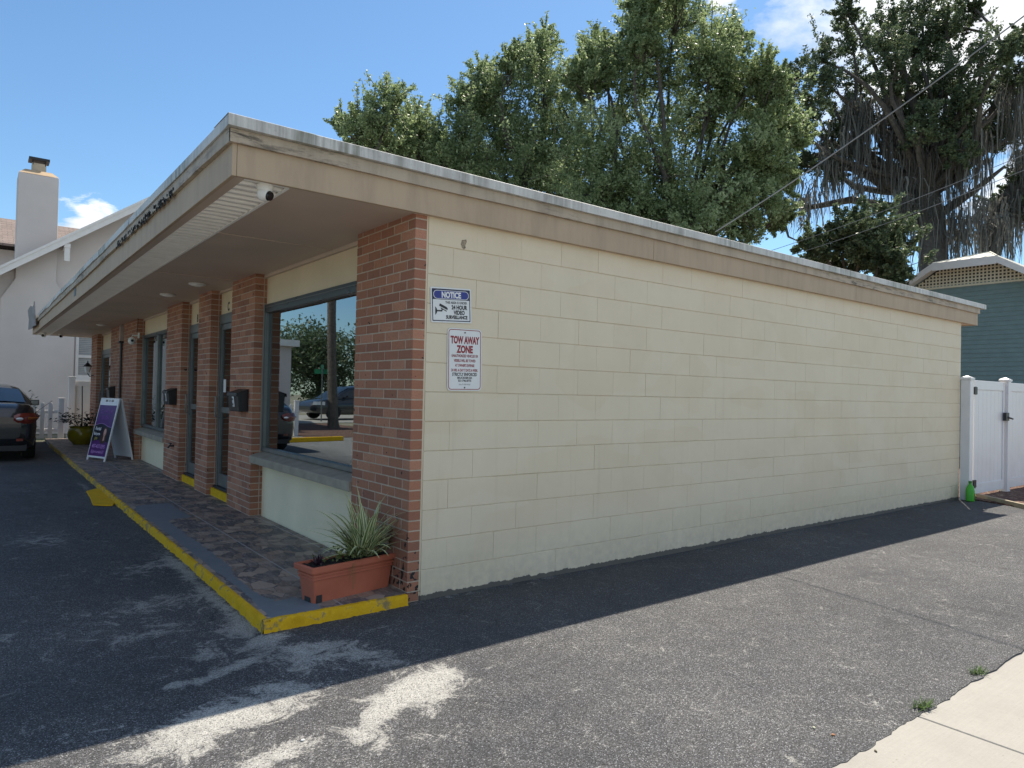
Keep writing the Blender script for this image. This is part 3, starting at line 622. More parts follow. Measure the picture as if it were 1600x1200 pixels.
m_ = MB(); m_.add([(-.1515, -.0026, .106), (.1515, -.0026, .106), (.1515, -.0026, .038), (-.1515, -.0026, .038)], [(0, 1, 2, 3)]); m_.build('header_band', SGN, e)
o_ = [(a, b+.072) for a, b in rrect(.294, .060, .029, 8)]; i_ = [(a, b+.072) for a, b in rrect(.286, .053, .026, 8)]
ring('header_outline', o_, i_, -.0032, SGW, e); m_ = MB(); m_.add([(a, -.0030, b) for a, b in i_], [tuple(range(len(i_)))]); m_.build('header_oval', SGB, e)
text('header_lettering', [('NOTICE', 0, -.019, .055, .80, 'CENTER', .05)], SGW, e, (0, -.0034, .072), (1, 0, 0), (0, 0, 1), 0)
text('lettering', [('THIS AREA IS UNDER', .130, .011, .024, .80, 'RIGHT', .02), ('24 HOUR', .130, -.027, .040, .78, 'RIGHT', .045), ('VIDEO', .110, -.063, .040, .78, 'RIGHT', .045), ('SURVEILLANCE', .132, -.094, .033, .80, 'RIGHT', .045)], SGK, e, (0, -.0030, 0), (1, 0, 0), (0, 0, 1), 0)
m_ = MB()
def poly2(m_, pts, y=-.003): m_.add([(a, y, b) for a, b in pts], [tuple(range(len(pts)))])
poly2(m_, [(-.102, -.004), (-.094, .010), (-.040, -.014), (-.030, -.026), (-.036, -.034), (-.098, -.008)]); poly2(m_, [(-.088, -.018), (-.040, -.040), (-.042, -.046), (-.090, -.024)]); poly2(m_, [(-.134, -.012), (-.122, -.024), (-.117, -.044), (-.122, -.058), (-.134, -.070)])
poly2(m_, [(-.122, -.036), (-.086, -.036), (-.080, -.026), (-.072, -.030), (-.078, -.046), (-.122, -.046)]); m_.build('camera_symbol', SGK, e)
e = empty('tow_away_sign', (.316, -.004, 1.657), 0, 'red and white tow away zone sign below the blue notice', 'sign'); e.rotation_euler = (0, rad(-1), 0)
plate('sign_plate', rrect(.292, .442, .028), 0, -.002, SGW, e); ring('border', rrect(.276, .426, .024), rrect(.266, .416, .020), -.0026, SGR, e)
text('red_lettering', [('TOW AWAY', 0, .115, .070, .60, 'CENTER', .05), ('ZONE', 0, .050, .070, .70, 'CENTER', .05), ('UNAUTHORIZED VEHICLES OR', 0, .018, .026, .62, 'CENTER', .03), ('VESSELS WILL BE TOWED', 0, -.016, .026, .62, 'CENTER', .03), ("AT OWNER'S EXPENSE", 0, -.050, .026, .62, 'CENTER', .03), ('24 HRS. A DAY 7 DAYS A WEEK.', 0, -.084, .026, .62, 'CENTER', .03)], SGR, e, (0, -.0028, 0), (1, 0, 0), (0, 0, 1), 0)
text('black_lettering', [('STRICTLY ENFORCED', 0, -.115, .031, .70, 'CENTER', .03), ('BRUCKNER BX', 0, -.136, .020, .95, 'CENTER', .035), ('321-746-8775', 0, -.156, .020, 1.0, 'CENTER', .035), ('FLA. ST STAT 715.07', 0, -.181, .014, .8, 'CENTER', .0)], SGK, e, (0, -.0028, 0), (1, 0, 0), (0, 0, 1), 0)
for bz in (.192, -.198): m_ = MB(); m_.lathe([(.006, 0), (.005, -.002)], (0, -.003, bz), 10, axis=1); m_.build('bolt', M_BLKP, e)
# wall blemish
m_ = MB(); m_.add([(.262, -.0015, 2.475), (.275, -.0015, 2.45), (.29, -.0015, 2.44), (.305, -.0015, 2.455), (.30, -.0015, 2.47), (.313, -.0015, 2.50), (.308, -.0015, 2.515), (.29, -.0015, 2.51), (.27, -.0015, 2.505)], [tuple(range(9))]); m_.build('patched_hole', pm('hole_patch', (.3, .24, .17), .9, .5, 60, 60, 1, .01), B)
# ------------------------------------------------------------------ planter with spider plant
PR = rad(9.8); e = empty('planter', (-.43, .235, .066), PR, 'rectangular terracotta plastic planter on the walkway corner', 'planter')
LP, WP, HP = .325, .105, .235
m_ = MB(); rows = []
prof = [(0, -.032), (.10, -.022), (.145, -.018), (.150, -.010), (.160, -.010), (.163, -.015), (.170, -.015), (.173, -.006), (.183, -.006), (.186, -.012), (.198, -.012), (.201, .010), (HP-.004, .012), (HP, .008), (HP+.001, -.006), (.20, -.012), (.17, -.03)]
for h, d in prof:
    a, b = LP+d, WP+d; q = [(x*1., y*1., h) for x, y in rrect(2*a, 2*b, .012, 3)]; rows.append(q+[q[0]])
m_.grid(rows); m_.add([v for v in rows[0][:-1]], [tuple(range(len(rows[0])-1))]); m_.build('trough', M_TERRA, e, smooth=True)
m_ = MB(); m_.box(-LP+.045, -LP+.085, -WP+.0245, -WP+.034, -.001, .05); m_.box(-LP+.02+.0088, -LP+.034, -.035, .035, -.001, .055); m_.build('foot_notch', M_BLKP, e)
m_ = MB(); rows = []
for i in range(25):
    rows.append([(-.30+.025*i, -.082+.0165*j, .222+random.uniform(-.006, .008)) for j in range(11)])
m_.grid(rows); m_.build('soil', M_SOIL, e)
def bladem():
    m, t, b, co = newmat('variegated_leaf'); u = t.new('ShaderNodeAttribute', attribute_name='tone').outputs['Fac']
    col = t.ramp(u, [(0, (.12, .18, .055)), (.5, (.19, .26, .09)), (.55, (.62, .64, .36)), (1, (.72, .72, .44))]); setb(t, b, color=col, rough=.4); return m
def blade(m_, base, az, length, lean, w0, curl=1.0):
    pts = []; d = Vector((math.cos(az), math.sin(az), 0)); n = 9; side = Vector((-d.y, d.x, 0)); x = Vector(base); ang = lean; st_ = length/n
    for i in range(n+1):
        pts.append(x.copy()); x += (d*math.sin(ang)+Vector((0, 0, 1))*math.cos(ang))*st_; ang += curl*.13*(.4+i/n)
    tw = random.uniform(-.5, .5)
    def wv(i): t_ = i/n; return w0*min(1, .5+t_*2.5)*(1-t_**2.2)+.0006
    s2 = (side+Vector((0, 0, tw*.5))).normalized(); nn = Vector((0, 0, .4)).cross(s2)
    for i in range(n):
        a, b = pts[i], pts[i+1]; wa, wb = wv(i), wv(i+1)
        P = [[a+s2*wa*f_+Vector((0, 0, abs(f_)*wa*.35)) for f_ in (-1, -.55, .55, 1)], [b+s2*wb*f_+Vector((0, 0, abs(f_)*wb*.35)) for f_ in (-1, -.55, .55, 1)]]
        for k, tn in ((0, .9), (1, random.uniform(.1, .4)), (2, .9)): m_.add([P[0][k], P[0][k+1], P[1][k+1], P[1][k]], [(0, 1, 2, 3)], 0, tn)
sp = empty('spider_plant', (-.33, .26, .285), 0, 'spiky plant with cream edged green leaves in the terracotta planter', 'plant')
m_ = MB(); c0 = Vector((0.03, 0.0, 0))
for i in range(130):
    az = random.uniform(0, 2*math.pi); r_ = random.uniform(0, .05); ln = random.choice([1, 1, .7])*random.uniform(.30, .50); le = random.uniform(.02, .95)**.9
    blade(m_, c0+Vector((r_*math.cos(az)+random.uniform(-.04, .04), r_*math.sin(az)*.6, 0)), az, ln, le, random.uniform(.009, .015), random.uniform(.3, 1.5))
for az, ln, le in ((2.9, .52, .95), (3.2, .48, 1.1), (2.6, .54, .8), (-.1, .46, .75), (-.4, .42, .9), (1.6, .5, .1), (3.6, .43, 1.25)): blade(m_, c0, az, ln, le, .012, .5)
m_.build('leaves', bladem(), sp)
LFS = leafmat('small_plant_leaf', (.17, .20, .06), .3, (.42, .42, .18)); LFP = leafmat('purple_leaf', (.028, .012, .022), .2, (.06, .02, .04))
def leafclump(m_, c, rx, ry, rz, n, size, stem=True):
    for i in range(n):
        p = Vector((c[0]+random.gauss(0, rx), c[1]+random.gauss(0, ry), c[2]+abs(random.gauss(0, rz)))); a = random.uniform(0, 6.28); t_ = random.uniform(-.9, .9); s_ = size*random.uniform(.6, 1.3)
        u = Vector((math.cos(a), math.sin(a), t_)).normalized(); v_ = u.cross(Vector((random.uniform(-.3, .3), random.uniform(-.3, .3), 1))).normalized()
        m_.add([p-u*s_, p-u*s_*.2+v_*s_*.5, p+u*s_*.5+v_*s_*.35, p+u*s_, p+u*s_*.4-v_*s_*.4, p-u*s_*.3-v_*s_*.45], [(0, 1, 2, 3, 4, 5)], 0, random.random())
sc_ = empty('small_leafed_plant', (-.47, .20, .292), 0, 'low pale green trailing plant at the foot of the spiky plant', 'plant'); m_ = MB(); leafclump(m_, (0, 0, .015), .085, .035, .05, 260, .016); leafclump(m_, (.25, .05, .02), .06, .02, .04, 90, .014)
m_.build('leaves', LFS, sc_); m_ = MB()
for i in range(5): x_ = random.uniform(-.02, .06); m_.tube([(x_, -.03, .01), (x_+.01, -.085, .0), (x_+random.uniform(-.01, .02), -.092, -.05-.03*i)], .0012, 5)
m_.build('stem', LFS, sc_)
pc_ = empty('purple_plant', (-.655, .185, .292), 0, 'small dark purple leafed plant at the left end of the planter', 'plant'); m_ = MB()
for i in range(16): blade(m_, (random.uniform(-.02, .02), random.uniform(-.02, .02), -.005), random.uniform(0, 6.28), random.uniform(.05, .09), random.uniform(.1, 1.1), .008, .6)
m_.build('leaves', LFP, pc_)
# ------------------------------------------------------------------ sandwich board
fr_ = Vector((-.59, 9.9, .066)); wdir = Vector((-.35, .937, 0)).normalized(); ddir = Vector((.937, .35, 0)).normalized()
e = empty('sandwich_board', fr_, math.atan2(ddir.y, ddir.x), 'white A-frame board with purple salon poster on the walkway', 'sign board')
# local frame: +x = depth (towards wall), +y = width away from the viewer
HB, DB, WB = 1.11, .50, .60; ta = math.atan2(DB/2-.02, HB)
def leaf_panel(x0, x1):
    m_ = MB(); t_ = .02 if x1 > x0 else -.02
    a = lambda s_, y, off=0: Vector((x0+(x1-x0)*s_+off, y, HB*s_))
    def bar(s0, s1, y0, y1, th=.022, off=0.):
        P = [a(s0, y0), a(s0, y1), a(s1, y1), a(s1, y0)]; m_.prism([p+Vector((off-th/2, 0, 0)) for p in P], (th, 0, 0))
    bar(0.0, .94, 0, .035); bar(0.0, .94, WB-.035, WB); bar(.045, .09, .035, WB-.035); bar(.86, .90, .035, WB-.035); bar(.94, 1, 0, .17); bar(.94, 1, .24, .28); bar(.94, 1, WB-.28, WB-.24); bar(.94, 1, WB-.17, WB); bar(.9, .94, .035, WB-.035); bar(.985, 1, .17, WB-.17)
    bar(.09, .86, .035, WB-.035, .006)
    return m_
pf = leaf_panel(0, DB/2-.015).build('front_panel', M_WHITE, e, bevel=.003, seg=1); leaf_panel(DB, DB/2+.015).build('back_panel', M_WHITE, e, bevel=.003, seg=1)
m_ = MB(); m_.box(DB/2-.03, DB/2+.03, .02, WB-.02, HB-.03, HB+.003); m_.build('hinge', M_WHITE, e)
up_p = Vector((DB/2-.015, 0, HB)).normalized(); org = Vector((0, .04, 0))+up_p*.10*HB+Vector((-.010, 0, 0)); xd_ = Vector((0, 1, 0))
# poster faces -x side; seen from there its left is +y (far) side
pw, ph = WB-.045, .83*HB
def pq(u, v_, off): nrm = Vector((-up_p.z, 0, up_p.x)); return Vector((0, .0225+pw, 0))+up_p*(.075*HB)+Vector((-.007, 0, 0))+Vector((0, -1, 0))*u+up_p*v_+nrm*off
m_ = MB(); m_.add([pq(0, 0, .006), pq(pw, 0, .006), pq(pw, ph, .006), pq(0, ph, .006)], [(0, 1, 2, 3)]); po = m_.build('poster', pm('purple_poster', (.085, .014, .135), .4, .1), e)
m_ = MB(); n = 14; topc = [(pw*i/n, ph*.60+.03*math.sin(i/n*5.5-.5)) for i in range(n+1)]; botc = [(pw*i/n, ph*.27+.035*math.sin(i/n*3.2)) for i in range(n+1)]
m_.grid([[pq(u, v_, .0075) for u, v_ in botc], [pq(u, v_, .0075) for u, v_ in topc]]); m_.build('dark_band', pm('black_poster_ink', (.012, .01, .018), .35), po)
m_ = MB(); m_.grid([[pq(u, v_, .008) for u, v_ in topc], [pq(u, v_+.008, .008) for u, v_ in topc]]); m_.build('wave_line', pm('lilac_ink', (.35, .2, .45), .4), po)
LIL = pm('lilac_lettering', (.55, .28, .62), .4); PWH = pm('white_lettering', (.75, .74, .75), .4); PDK = pm('faded_violet_lettering', (.22, .07, .30), .4)
def ptext(name, lines, mat): text(name, lines, mat, po, pq(0, 0, .0095), (0, -1, 0), up_p, 0)
ptext('white_lettering', [('Partial', .05, ph*.50, .085, .85, 'LEFT', .02)], PWH); ptext('white_lettering', [('Balayage', .03, ph*.405, .075, .8, 'LEFT', .02)], PWH)
ptext('phone_lettering', [('407-437-3395', pw/2, ph*.155, .092, .82, 'CENTER', .015)], LIL); ptext('handle_lettering', [('@glamoursalon27', pw/2, ph*.06, .07, .8, 'CENTER', .01)], LIL)
ptext('faded_lettering', [('GLAMOUR', pw/2, ph*.84, .10, .8, 'CENTER', .01)], PDK); ptext('faded_lettering', [('SALON', pw/2, ph*.72, .09, .8, 'CENTER', .01)], PDK)
ptext('price_lettering', [('$99', .08, ph*.31, .07, .9, 'LEFT', .03)], pm('gold_lettering', (.4, .32, .08), .4))
def oval(u, v_, a, b, off, n=18): return [pq(u+a*math.cos(6.283*i/n), v_+b*math.sin(6.283*i/n), off) for i in range(n)]
m_ = MB(); m_.add(oval(.385, ph*.44, .075, .13, .0085), [tuple(range(18))]); m_.add(oval(.36, ph*.33, .10, .08, .0084), [tuple(range(18))]); m_.build('portrait_hair', pm('brown_hair_print', (.055, .022, .015), .4, .4, 30), po)
m_ = MB(); m_.add(oval(.385, ph*.465, .042, .068, .0090), [tuple(range(18))]); m_.add([pq(.365, ph*.40, .0089), pq(.40, ph*.40, .0089), pq(.41, ph*.31, .0089), pq(.36, ph*.30, .0089)], [(0, 1, 2, 3)]); m_.build('portrait_face', pm('skin_print', (.55, .30, .24), .4, .1), po)
m_ = MB(); m_.add(oval(.386, ph*.43, .013, .005, .0094), [tuple(range(18))]); m_.build('portrait_mouth', pm('dark_red_print', (.2, .03, .03), .4), po)
# ------------------------------------------------------------------ yellow pot with shrub
PX, PY = -.50, 14.2
e = empty('flower_pot', (PX, PY, .066), 0, 'round glazed mustard yellow pot beside the white fence', 'pot')
m_ = MB(); m_.lathe([(.15, 0), (.17, .02), (.25, .12), (.275, .22), (.25, .33), (.22, .37), (.235, .39), (.235, .41), (.21, .41), (.20, .34)], n=32); m_.build('bowl', pm('mustard_glaze', (.22, .185, .012), .2, .15, 4), e, smooth=True)
m_ = MB(); m_.lathe([(.20, .36), (.02, .38)], n=20); m_.build('soil', M_SOIL, e)
e = empty('potted_shrub', (PX, PY, .43), 0, 'dark leafy shrub with a bare stick growing in the yellow pot', 'plant')
m_ = MB(); leafclump(m_, (-.26, 0, .12), .12, .12, .13, 160, .04); leafclump(m_, (.22, 0, .10), .12, .12, .13, 160, .04); leafclump(m_, (0, 0, .02), .12, .12, .08, 90, .04); m_.build('leaves', leafmat('dark_shrub_leaf', (.02, .03, .018), .2), e)
m_ = MB(); m_.tube([(0, 0, -.05), (.005, 0, .3), (-.01, 0, .95)], [.016, .012, .01], 7)
for a in (-.28, -.16, .12, .26): m_.tube([(0, 0, -.04), (a*.6, random.uniform(-.1, .1), .1), (a, random.uniform(-.1, .1), .26)], [.01, .007, .004], 6)
m_.build('stem', pm('dark_stick', (.05, .04, .035), .8), e)
# ------------------------------------------------------------------ far fences
FY = 16.5
e = empty('picket_fence', (-1.2, FY, 0), 0, 'low white picket fence between the yellow pot and the far lot', 'fence')
def picket(m_, x, h=.96):
    m_.prism([(x-.045, FY-.012, .06), (x+.045, FY-.012, .06), (x+.045, FY-.012, h-.05), (x, FY-.012, h), (x-.045, FY-.012, h-.05)], (0, .022, 0))
m_ = MB(); x = -5.05
while x < -.85: picket(m_, x+1.2, .96); x += .165
# (vertices above are local to the fence's base)
pk = MB(); pk.v = [(v_[0], v_[1]-FY, v_[2]) for v_ in m_.v]; pk.f, pk.m, pk.t = m_.f, m_.m, m_.t; pk.build('pickets', M_WHITE, e, bevel=.003, seg=1)
m_ = MB(); m_.box(-3.95, .43, .012, .045, .22, .30); m_.box(-3.95, .43, .012, .045, .68, .76); m_.build('rail', M_WHITE, e, bevel=.004, seg=1)
for px_ in (-4.02, -1.8, .5):
    m_ = MB(); m_.box(px_-.06, px_+.06, -.06, .06, -.03, 1.04); m_.prism([(px_-.07, -.07, 1.04), (px_+.07, -.07, 1.04), (px_+.07, .07, 1.04), (px_-.07, .07, 1.04)], (0, 0, .025)); m_.build('post', M_WHITE, e, bevel=.008)
e = empty('vinyl_fence', (-.45, 16.95, 0), 0, 'tall white vinyl fence panel behind the yellow pot at the far end of the building', 'fence')
m_ = MB(); m_.box(-.075, .075, -.075, .075, -.03, 1.58); m_.prism([(-.085, -.085, 1.58), (.085, -.085, 1.58), (.085, .085, 1.58), (-.085, .085, 1.58)], (0, 0, .03)); m_.build('post', M_WHITE, e, bevel=.01)
m_ = MB(); m_.box(.075, 2.6, -.03, .03, 1.36, 1.50); m_.box(.075, 2.6, -.03, .03, .05, .2)
for i in range(16): m_.box(.075+.158*i, .075+.158*i+.154, -.012, .012, .2, 1.36)
m_.build('panel', M_WHITE, e, bevel=.004, seg=1)
# climbing weed near car
e = empty('garden_shrub', (-1.5, 16.1, 0), 0, 'thin leafy shrub between the dark car and the picket fence', 'plant')
m_ = MB()
for k in range(9):
    h = random.uniform(.5, 1.25); 
    for j in range(16): leafclump(m_, (random.uniform(-.18, .18)+.1*k/9, random.uniform(-.2, .2), h*j/16), .04, .04, .04, 4, .04)
m_.build('leaves', leafmat('weed_leaf', (.12, .16, .06), .4), e)
m_ = MB()
for k in range(5): m_.tube([(random.uniform(-.1, .1), 0, 0), (random.uniform(-.2, .2), 0, .6), (random.uniform(-.25, .25), 0, 1.15)], [.012, .008, .004], 6)
m_.tube([(.05, -.1, .55), (.55, -.3, 1.0)], .006, 5); m_.build('stem', M_BARK, e)
# ------------------------------------------------------------------ gate at the right end
e = empty('vinyl_gate', (9.35, -.07, 0), 0, 'white vinyl privacy gate with black hinges at the rear corner', 'gate')
def post(x, y=0, h=1.86, w_=.0635):
    m_ = MB(); m_.box(x-w_, x+w_, y-w_, y+w_, -.03, h); m_.build('post', M_WHITE, e, bevel=.006)
    m_ = MB(); m_.prism([(x-w_-.012, y-w_-.012, h), (x+w_+.012, y-w_-.012, h), (x+w_+.012, y+w_+.012, h), (x-w_-.012, y+w_+.012, h)], (0, 0, .03))
    c = Vector((x, y, h+.065)); q = [Vector((x+a*(w_+.006), y+b*(w_+.006), h+.03)) for a, b in ((-1, -1), (1, -1), (1, 1), (-1, 1))]; m_.add(q+[c], [(0, 1, 4), (1, 2, 4), (2, 3, 4), (3, 0, 4)]); m_.build('post_cap', M_WHITE, e)
post(-.0705, h=1.78); post(1.52, h=1.80); post(3.1, h=1.80)
def gleaf(x0, x1, name):
    m_ = MB(); z0, z1 = .06, 1.78; m_.box(x0, x0+.05, -.028, .028, z0, z1); m_.box(x1-.05, x1, -.028, .028, z0, z1); m_.box(x0+.05, x1-.05, -.024, .024, z0, z0+.15); m_.box(x0+.05, x1-.05, -.024, .024, z1-.14, z1)
    x = x0+.05; n = int((x1-x0-.1)/.15); st_ = (x1-x0-.1)/n
    for i in range(n): m_.box(x+i*st_+.002, x+(i+1)*st_-.002, -.012, .012, z0+.15, z1-.14)
    m_.build(name, M_WHITE, e, bevel=.003, seg=1)
gleaf(.13, 1.40, 'gate_leaf'); gleaf(1.62, 3.0, 'fence_panel')
for z in (.22, 1.62):
    m_ = MB(); m_.box(.02, .075, -.075, -.062, z-.055, z+.055); m_.box(.09, .20, -.045, -.026, z-.055, z+.055); m_.tube([(.082, -.06, z-.06), (.082, -.06, z+.06)], .014, 8); m_.build('hinge', M_BLACK, e)
m_ = MB(); m_.box(1.33, 1.47, -.075, -.027, 1.16, 1.29); m_.tube([(1.40, -.07, 1.22), (1.55, -.10, 1.19)], .014, 8); m_.build('latch', M_BLACK, e, bevel=.004)
# green jug
e = empty('plastic_jug', (9.12, -.18, 0), rad(20), 'bright green plastic jug at the wall corner beside the gate', 'jug')
m_ = MB(); rows = []
for h, a, b in ((0, .07, .045), (.01, .08, .055), (.15, .082, .057), (.19, .075, .05), (.225, .045, .035), (.245, .02, .02), (.265, .02, .02)): q = [(x, y, h) for x, y in rrect(2*a, 2*b, min(a, b)*.6, 4)]; rows.append(q+[q[0]])
m_.grid(rows); m_.tube([(.065, 0, .17), (.095, 0, .20), (.06, 0, .24), (.02, 0, .235)], .010, 8); m_.build('bottle', pm('green_plastic', (.07, .42, .03), .35, .1), e, smooth=True)
m_ = MB(); m_.lathe([(.024, .262), (.024, .29), (.02, .293)], n=14); m_.build('cap', pm('dark_green_cap', (.03, .2, .02), .4), e)
m_ = MB(); m_.box(-.06, .05, -.0605, -.0578, .04, .12); m_.build('bottle_label', pm('dark_label', (.02, .05, .03), .4), e)
# ------------------------------------------------------------------ teal neighbour house
HX = 18.0; e = empty('teal_house', (HX, 3.2, 0), 0, 'teal clapboard house with a clipped cream gable roof behind the gate', 'house')
m_ = MB(); yc, hw, ze, zc, sl_ = -.28, 4.6, 2.35, 5.06, .62   # local y centre, half width, eave, clip height
# wall polygon (x=0 plane), local coords relative (HX,3.2)
def zr(y): return min(zc, 5.06+.62*(.73-abs(y-yc)))
m_.prism([(0.05, yc-hw+.3, -.1), (0.05, yc+hw-.3, -.1), (0.05, yc+hw-.3, zr(yc+hw-.3)), (0.05, yc+.73, zc-.02), (0.05, yc-.73, zc-.02), (0.05, yc-hw+.3, zr(yc-hw+.3))], (9, 0, 0)); wall = m_.build('wall', pm('teal_wall_core', (.17, .25, .26), .7), e)
m_ = MB(); z = .2
while z < zc-.55:
    # clapboard course
    hwz = min(hw-.3, .73+(5.06-(z+.115))/.62-.02); m_.prism([(.05, yc-hwz, z), (.028, yc-hwz, z), (.045, yc-hwz, z+.116), (.05, yc-hwz, z+.116)], (0, 2*hwz, 0)); z += .115
m_.build('clapboard', pm('teal_clapboard_paint', (.175, .26, .265), .6, .08), wall)
lat = MB(); zb_ = zc-.52
def hwl(z): return .73+(5.06-z)/.62-.12
zz = zb_+.03
m2_ = MB(); m2_.prism([(.045, yc-hwl(zb_), zb_), (.045, yc+hwl(zb_), zb_), (.045, yc+.75, zc-.02), (.045, yc-.75, zc-.02)], (.004, 0, 0)); m2_.build('vent_backing', M_DARKIN, wall)
CRM = pm('cream_trim_paint', (.66, .63, .50), .5, .05)
while zz < zc-.02: lat.box(.018, .03, yc-hwl(zz+.02), yc+hwl(zz+.02), zz, zz+.035); zz += .085
y = yc-1.5
while y < yc+1.5:
    zt_ = min(zc-.03, 5.06-(abs(y+.017-yc)-.61)*.62)
    if zt_ > zb_+.03: lat.box(.012, .0175, y, y+.035, zb_, zt_)
    y += .085
lat.box(.0, .03, yc-hwl(zb_)-.0, yc+hwl(zb_), zb_-.05, zb_-.001); lat.build('lattice_vent', CRM, wall)
rf = MB(); ov = -.45; pk_x, pk_z = 1.35, 5.06+.45
Ya, Yb = yc-.73, yc+.73; ye0, ye1 = yc-hw, yc+hw; zee = 5.06-.62*(hw-.73)
P = dict(a=(ov, Ya, zc), b=(ov, Yb, zc), p=(pk_x, yc, pk_z+.0), ea=(ov, ye0, zee), eb=(ov, ye1, zee), q=(9.4, yc, pk_z), fa=(9.4, ye0, zee), fb=(9.4, ye1, zee))
def slab(k, th=.05): 
    pts_ = [Vector(P[i]) for i in k]; rf.prism(pts_, (0, 0, th))
slab('a b p'.split()); slab('b eb fb q p'.split()); slab('ea a p q fa'.split())
# standing seams on the hip
for t_ in (.2, .4, .6, .8):
    a = Vector(P['a']).lerp(Vector(P['b']), t_); tt_ = 1-abs(t_-.5)*2; b = a.lerp(Vector((pk_x, a.y, pk_z)), tt_*.98); rf.tube([a+Vector((0, 0, .055)), b+Vector((0, 0, .055))], .012, 5)
for pa, pb in (('a', 'p'), ('b', 'p')): rf.tube([Vector(P[pa])+Vector((0, 0, .055)), Vector(P[pb])+Vector((0, 0, .055))], .022, 6)
rf.build('roof', pm('cream_metal_roof', (.60, .57, .47), .45, .06), e)
bb = MB()
def board(a, b, th=.17):
    a, b = Vector(a), Vector(b); bb.prism([a+Vector((-.03, 0, .05)), b+Vector((-.03, 0, .05)), b+Vector((-.03, 0, .05-th)), a+Vector((-.03, 0, .05-th))], (.028, 0, 0))
board(P['a'], P['b'], .2); board(P['b'], P['eb']); board(P['a'], P['ea']); bb.build('bargeboard', M_TRIMW, e)
sf = MB()
for k in ('a b', 'b eb', 'ea a'):
    u, v_ = k.split(); a, b = Vector(P[u]), Vector(P[v_]); dz = Vector((0, 0, -.015)); sf.add([a+dz, b+dz, Vector((.05, b.y, b.z-.015)), Vector((.05, a.y, a.z-.015))], [(0, 1, 2, 3)])
sf.build('eave_soffit', M_TRIMW, e)
# ------------------------------------------------------------------ grey stucco house (far left)
e = empty('stucco_house', (0, 20, 0), 0, 'grey stucco house with a tall chimney and white rake boards', 'house')
m_ = MB(); rz = lambda x: 5.78+.716*(x+.10)   # underside of rake at the wall face
def rzl(x): return min(rz(x), rz(2.9)-.716*(x-2.9))
m_.prism([(-4.0, 0, -.1), (9.6, 0, -.1), (9.6, 0, max(2.7, rzl(9.6))), (2.9, 0, rz(2.9)), (-4.0, 0, rz(-4.0))], (0, 7, 0)); hwall = m_.build('wall', M_STUCW, e)
m_ = MB(); m_.box(-6.3, -4.0, .0, 6, -.1, 2.9); m_.box(-6.5, -3.9, -.25, 6.2, 2.9, 3.12, 1); m_.build('porch', [M_STUCW, M_TRIMW], e)
# chimney
m_ = MB(); xa, xb = -1.60, -.64; xl, xr = -1.93, -.14
m_.prism([(xl, -.14, -.1), (xr, -.14, -.1), (xr, -.14, 3.55), (xb, -.14, 4.35), (xb, -.14, 7.36), (xa, -.14, 7.36), (xa, -.14, 4.35), (xl, -.14, 3.75)], (0, 1.0, 0)); ch = m_.build('chimney', M_STUCW, e, bevel=.02)
m_ = MB(); m_.prism([(xa-.0, -.14, 7.36), (xb, -.14, 7.36), (xb-.16, .06, 7.52), (xa+.16, .06, 7.52)], (0, 0, .001)); m_.box(xa+.12, xb-.12, .0, .7, 7.36, 7.47); m_.build('crown', pm('tan_chimney_crown', (.5, .36, .22), .8), ch)
m_ = MB(); m_.box(-1.28, -.94, .15, .5, 7.40, 7.76); m_.build('flue', pm('tan_flue', (.5, .42, .32), .8), ch)
m_ = MB(); m_.box(-1.36, -.86, .08, .58, 7.84, 7.91)
for x in (-1.27, -.97): m_.box(x, x+.02, .15, .17, 7.7, 7.84); m_.box(x, x+.02, .48, .5, 7.7, 7.84)
m_.build('cap', M_BLACK, ch)
def shingle():
    m, t, b, co = newmat('brown_shingles'); br = t.new('ShaderNodeTexBrick', {'Vector': t.map(co, (1, 1, 1), rot=(0, 0, 0)), 'Scale': 1., 'Brick Width': .3, 'Row Height': .14, 'Mortar Size': .008, 'Color1': (.25, .19, .16, 1), 'Color2': (.16, .12, .10, 1), 'Mortar': (.06, .05, .045, 1)})
    col = t.mix(t.ramp(t.noise(co, 20, 5), [(.4, 0), (.7, .5)]), br.outputs['Color'], (.33, .27, .23)); setb(t, b, color=col, rough=.9); return m
M_SHIN = shingle()
r_ = MB(); ovy = -.62
for (x0, x1) in ((-4.6, 2.9), (9.9, 2.9)):
    z0, z1 = (rz(-4.6) if x0 < 0 else rz(2.9)-.716*7.0)+.02, rz(2.9)+.02; r_.prism([(x0, ovy, z0), (x1, ovy, z1), (x1, ovy, z1+.10), (x0, ovy, z0+.10)], (0, 8, 0))
r_.build('roof', M_SHIN, e)
r_ = MB()
for (x0, x1) in ((-4.6, 2.9), (9.9, 2.9)):
    z0, z1 = (rz(-4.6) if x0 < 0 else rz(2.9)-.716*7.0), rz(2.9); r_.prism([(x0, ovy-.03, z0-.12), (x1, ovy-.03, z1-.12), (x1, ovy-.03, z1+.13), (x0, ovy-.03, z0+.13)], (0, .03, 0)); r_.prism([(x0, ovy-.055, z0+.06), (x1, ovy-.055, z1+.06), (x1, ovy-.055, z1+.14), (x0, ovy-.055, z0+.14)], (0, .025, 0))
r_.build('rake_board', M_TRIMW, e)
m_ = MB(); m_.box(-.50, -.36, -.60, -.52, rz(-.43)-.62, rz(-.43)-.10); m_.box(-.51, -.35, -.62, -.0, rz(-.43)-.12-.12, rz(-.43)-.12); m_.build('eave_bracket', M_TRIMW, e, bevel=.01)
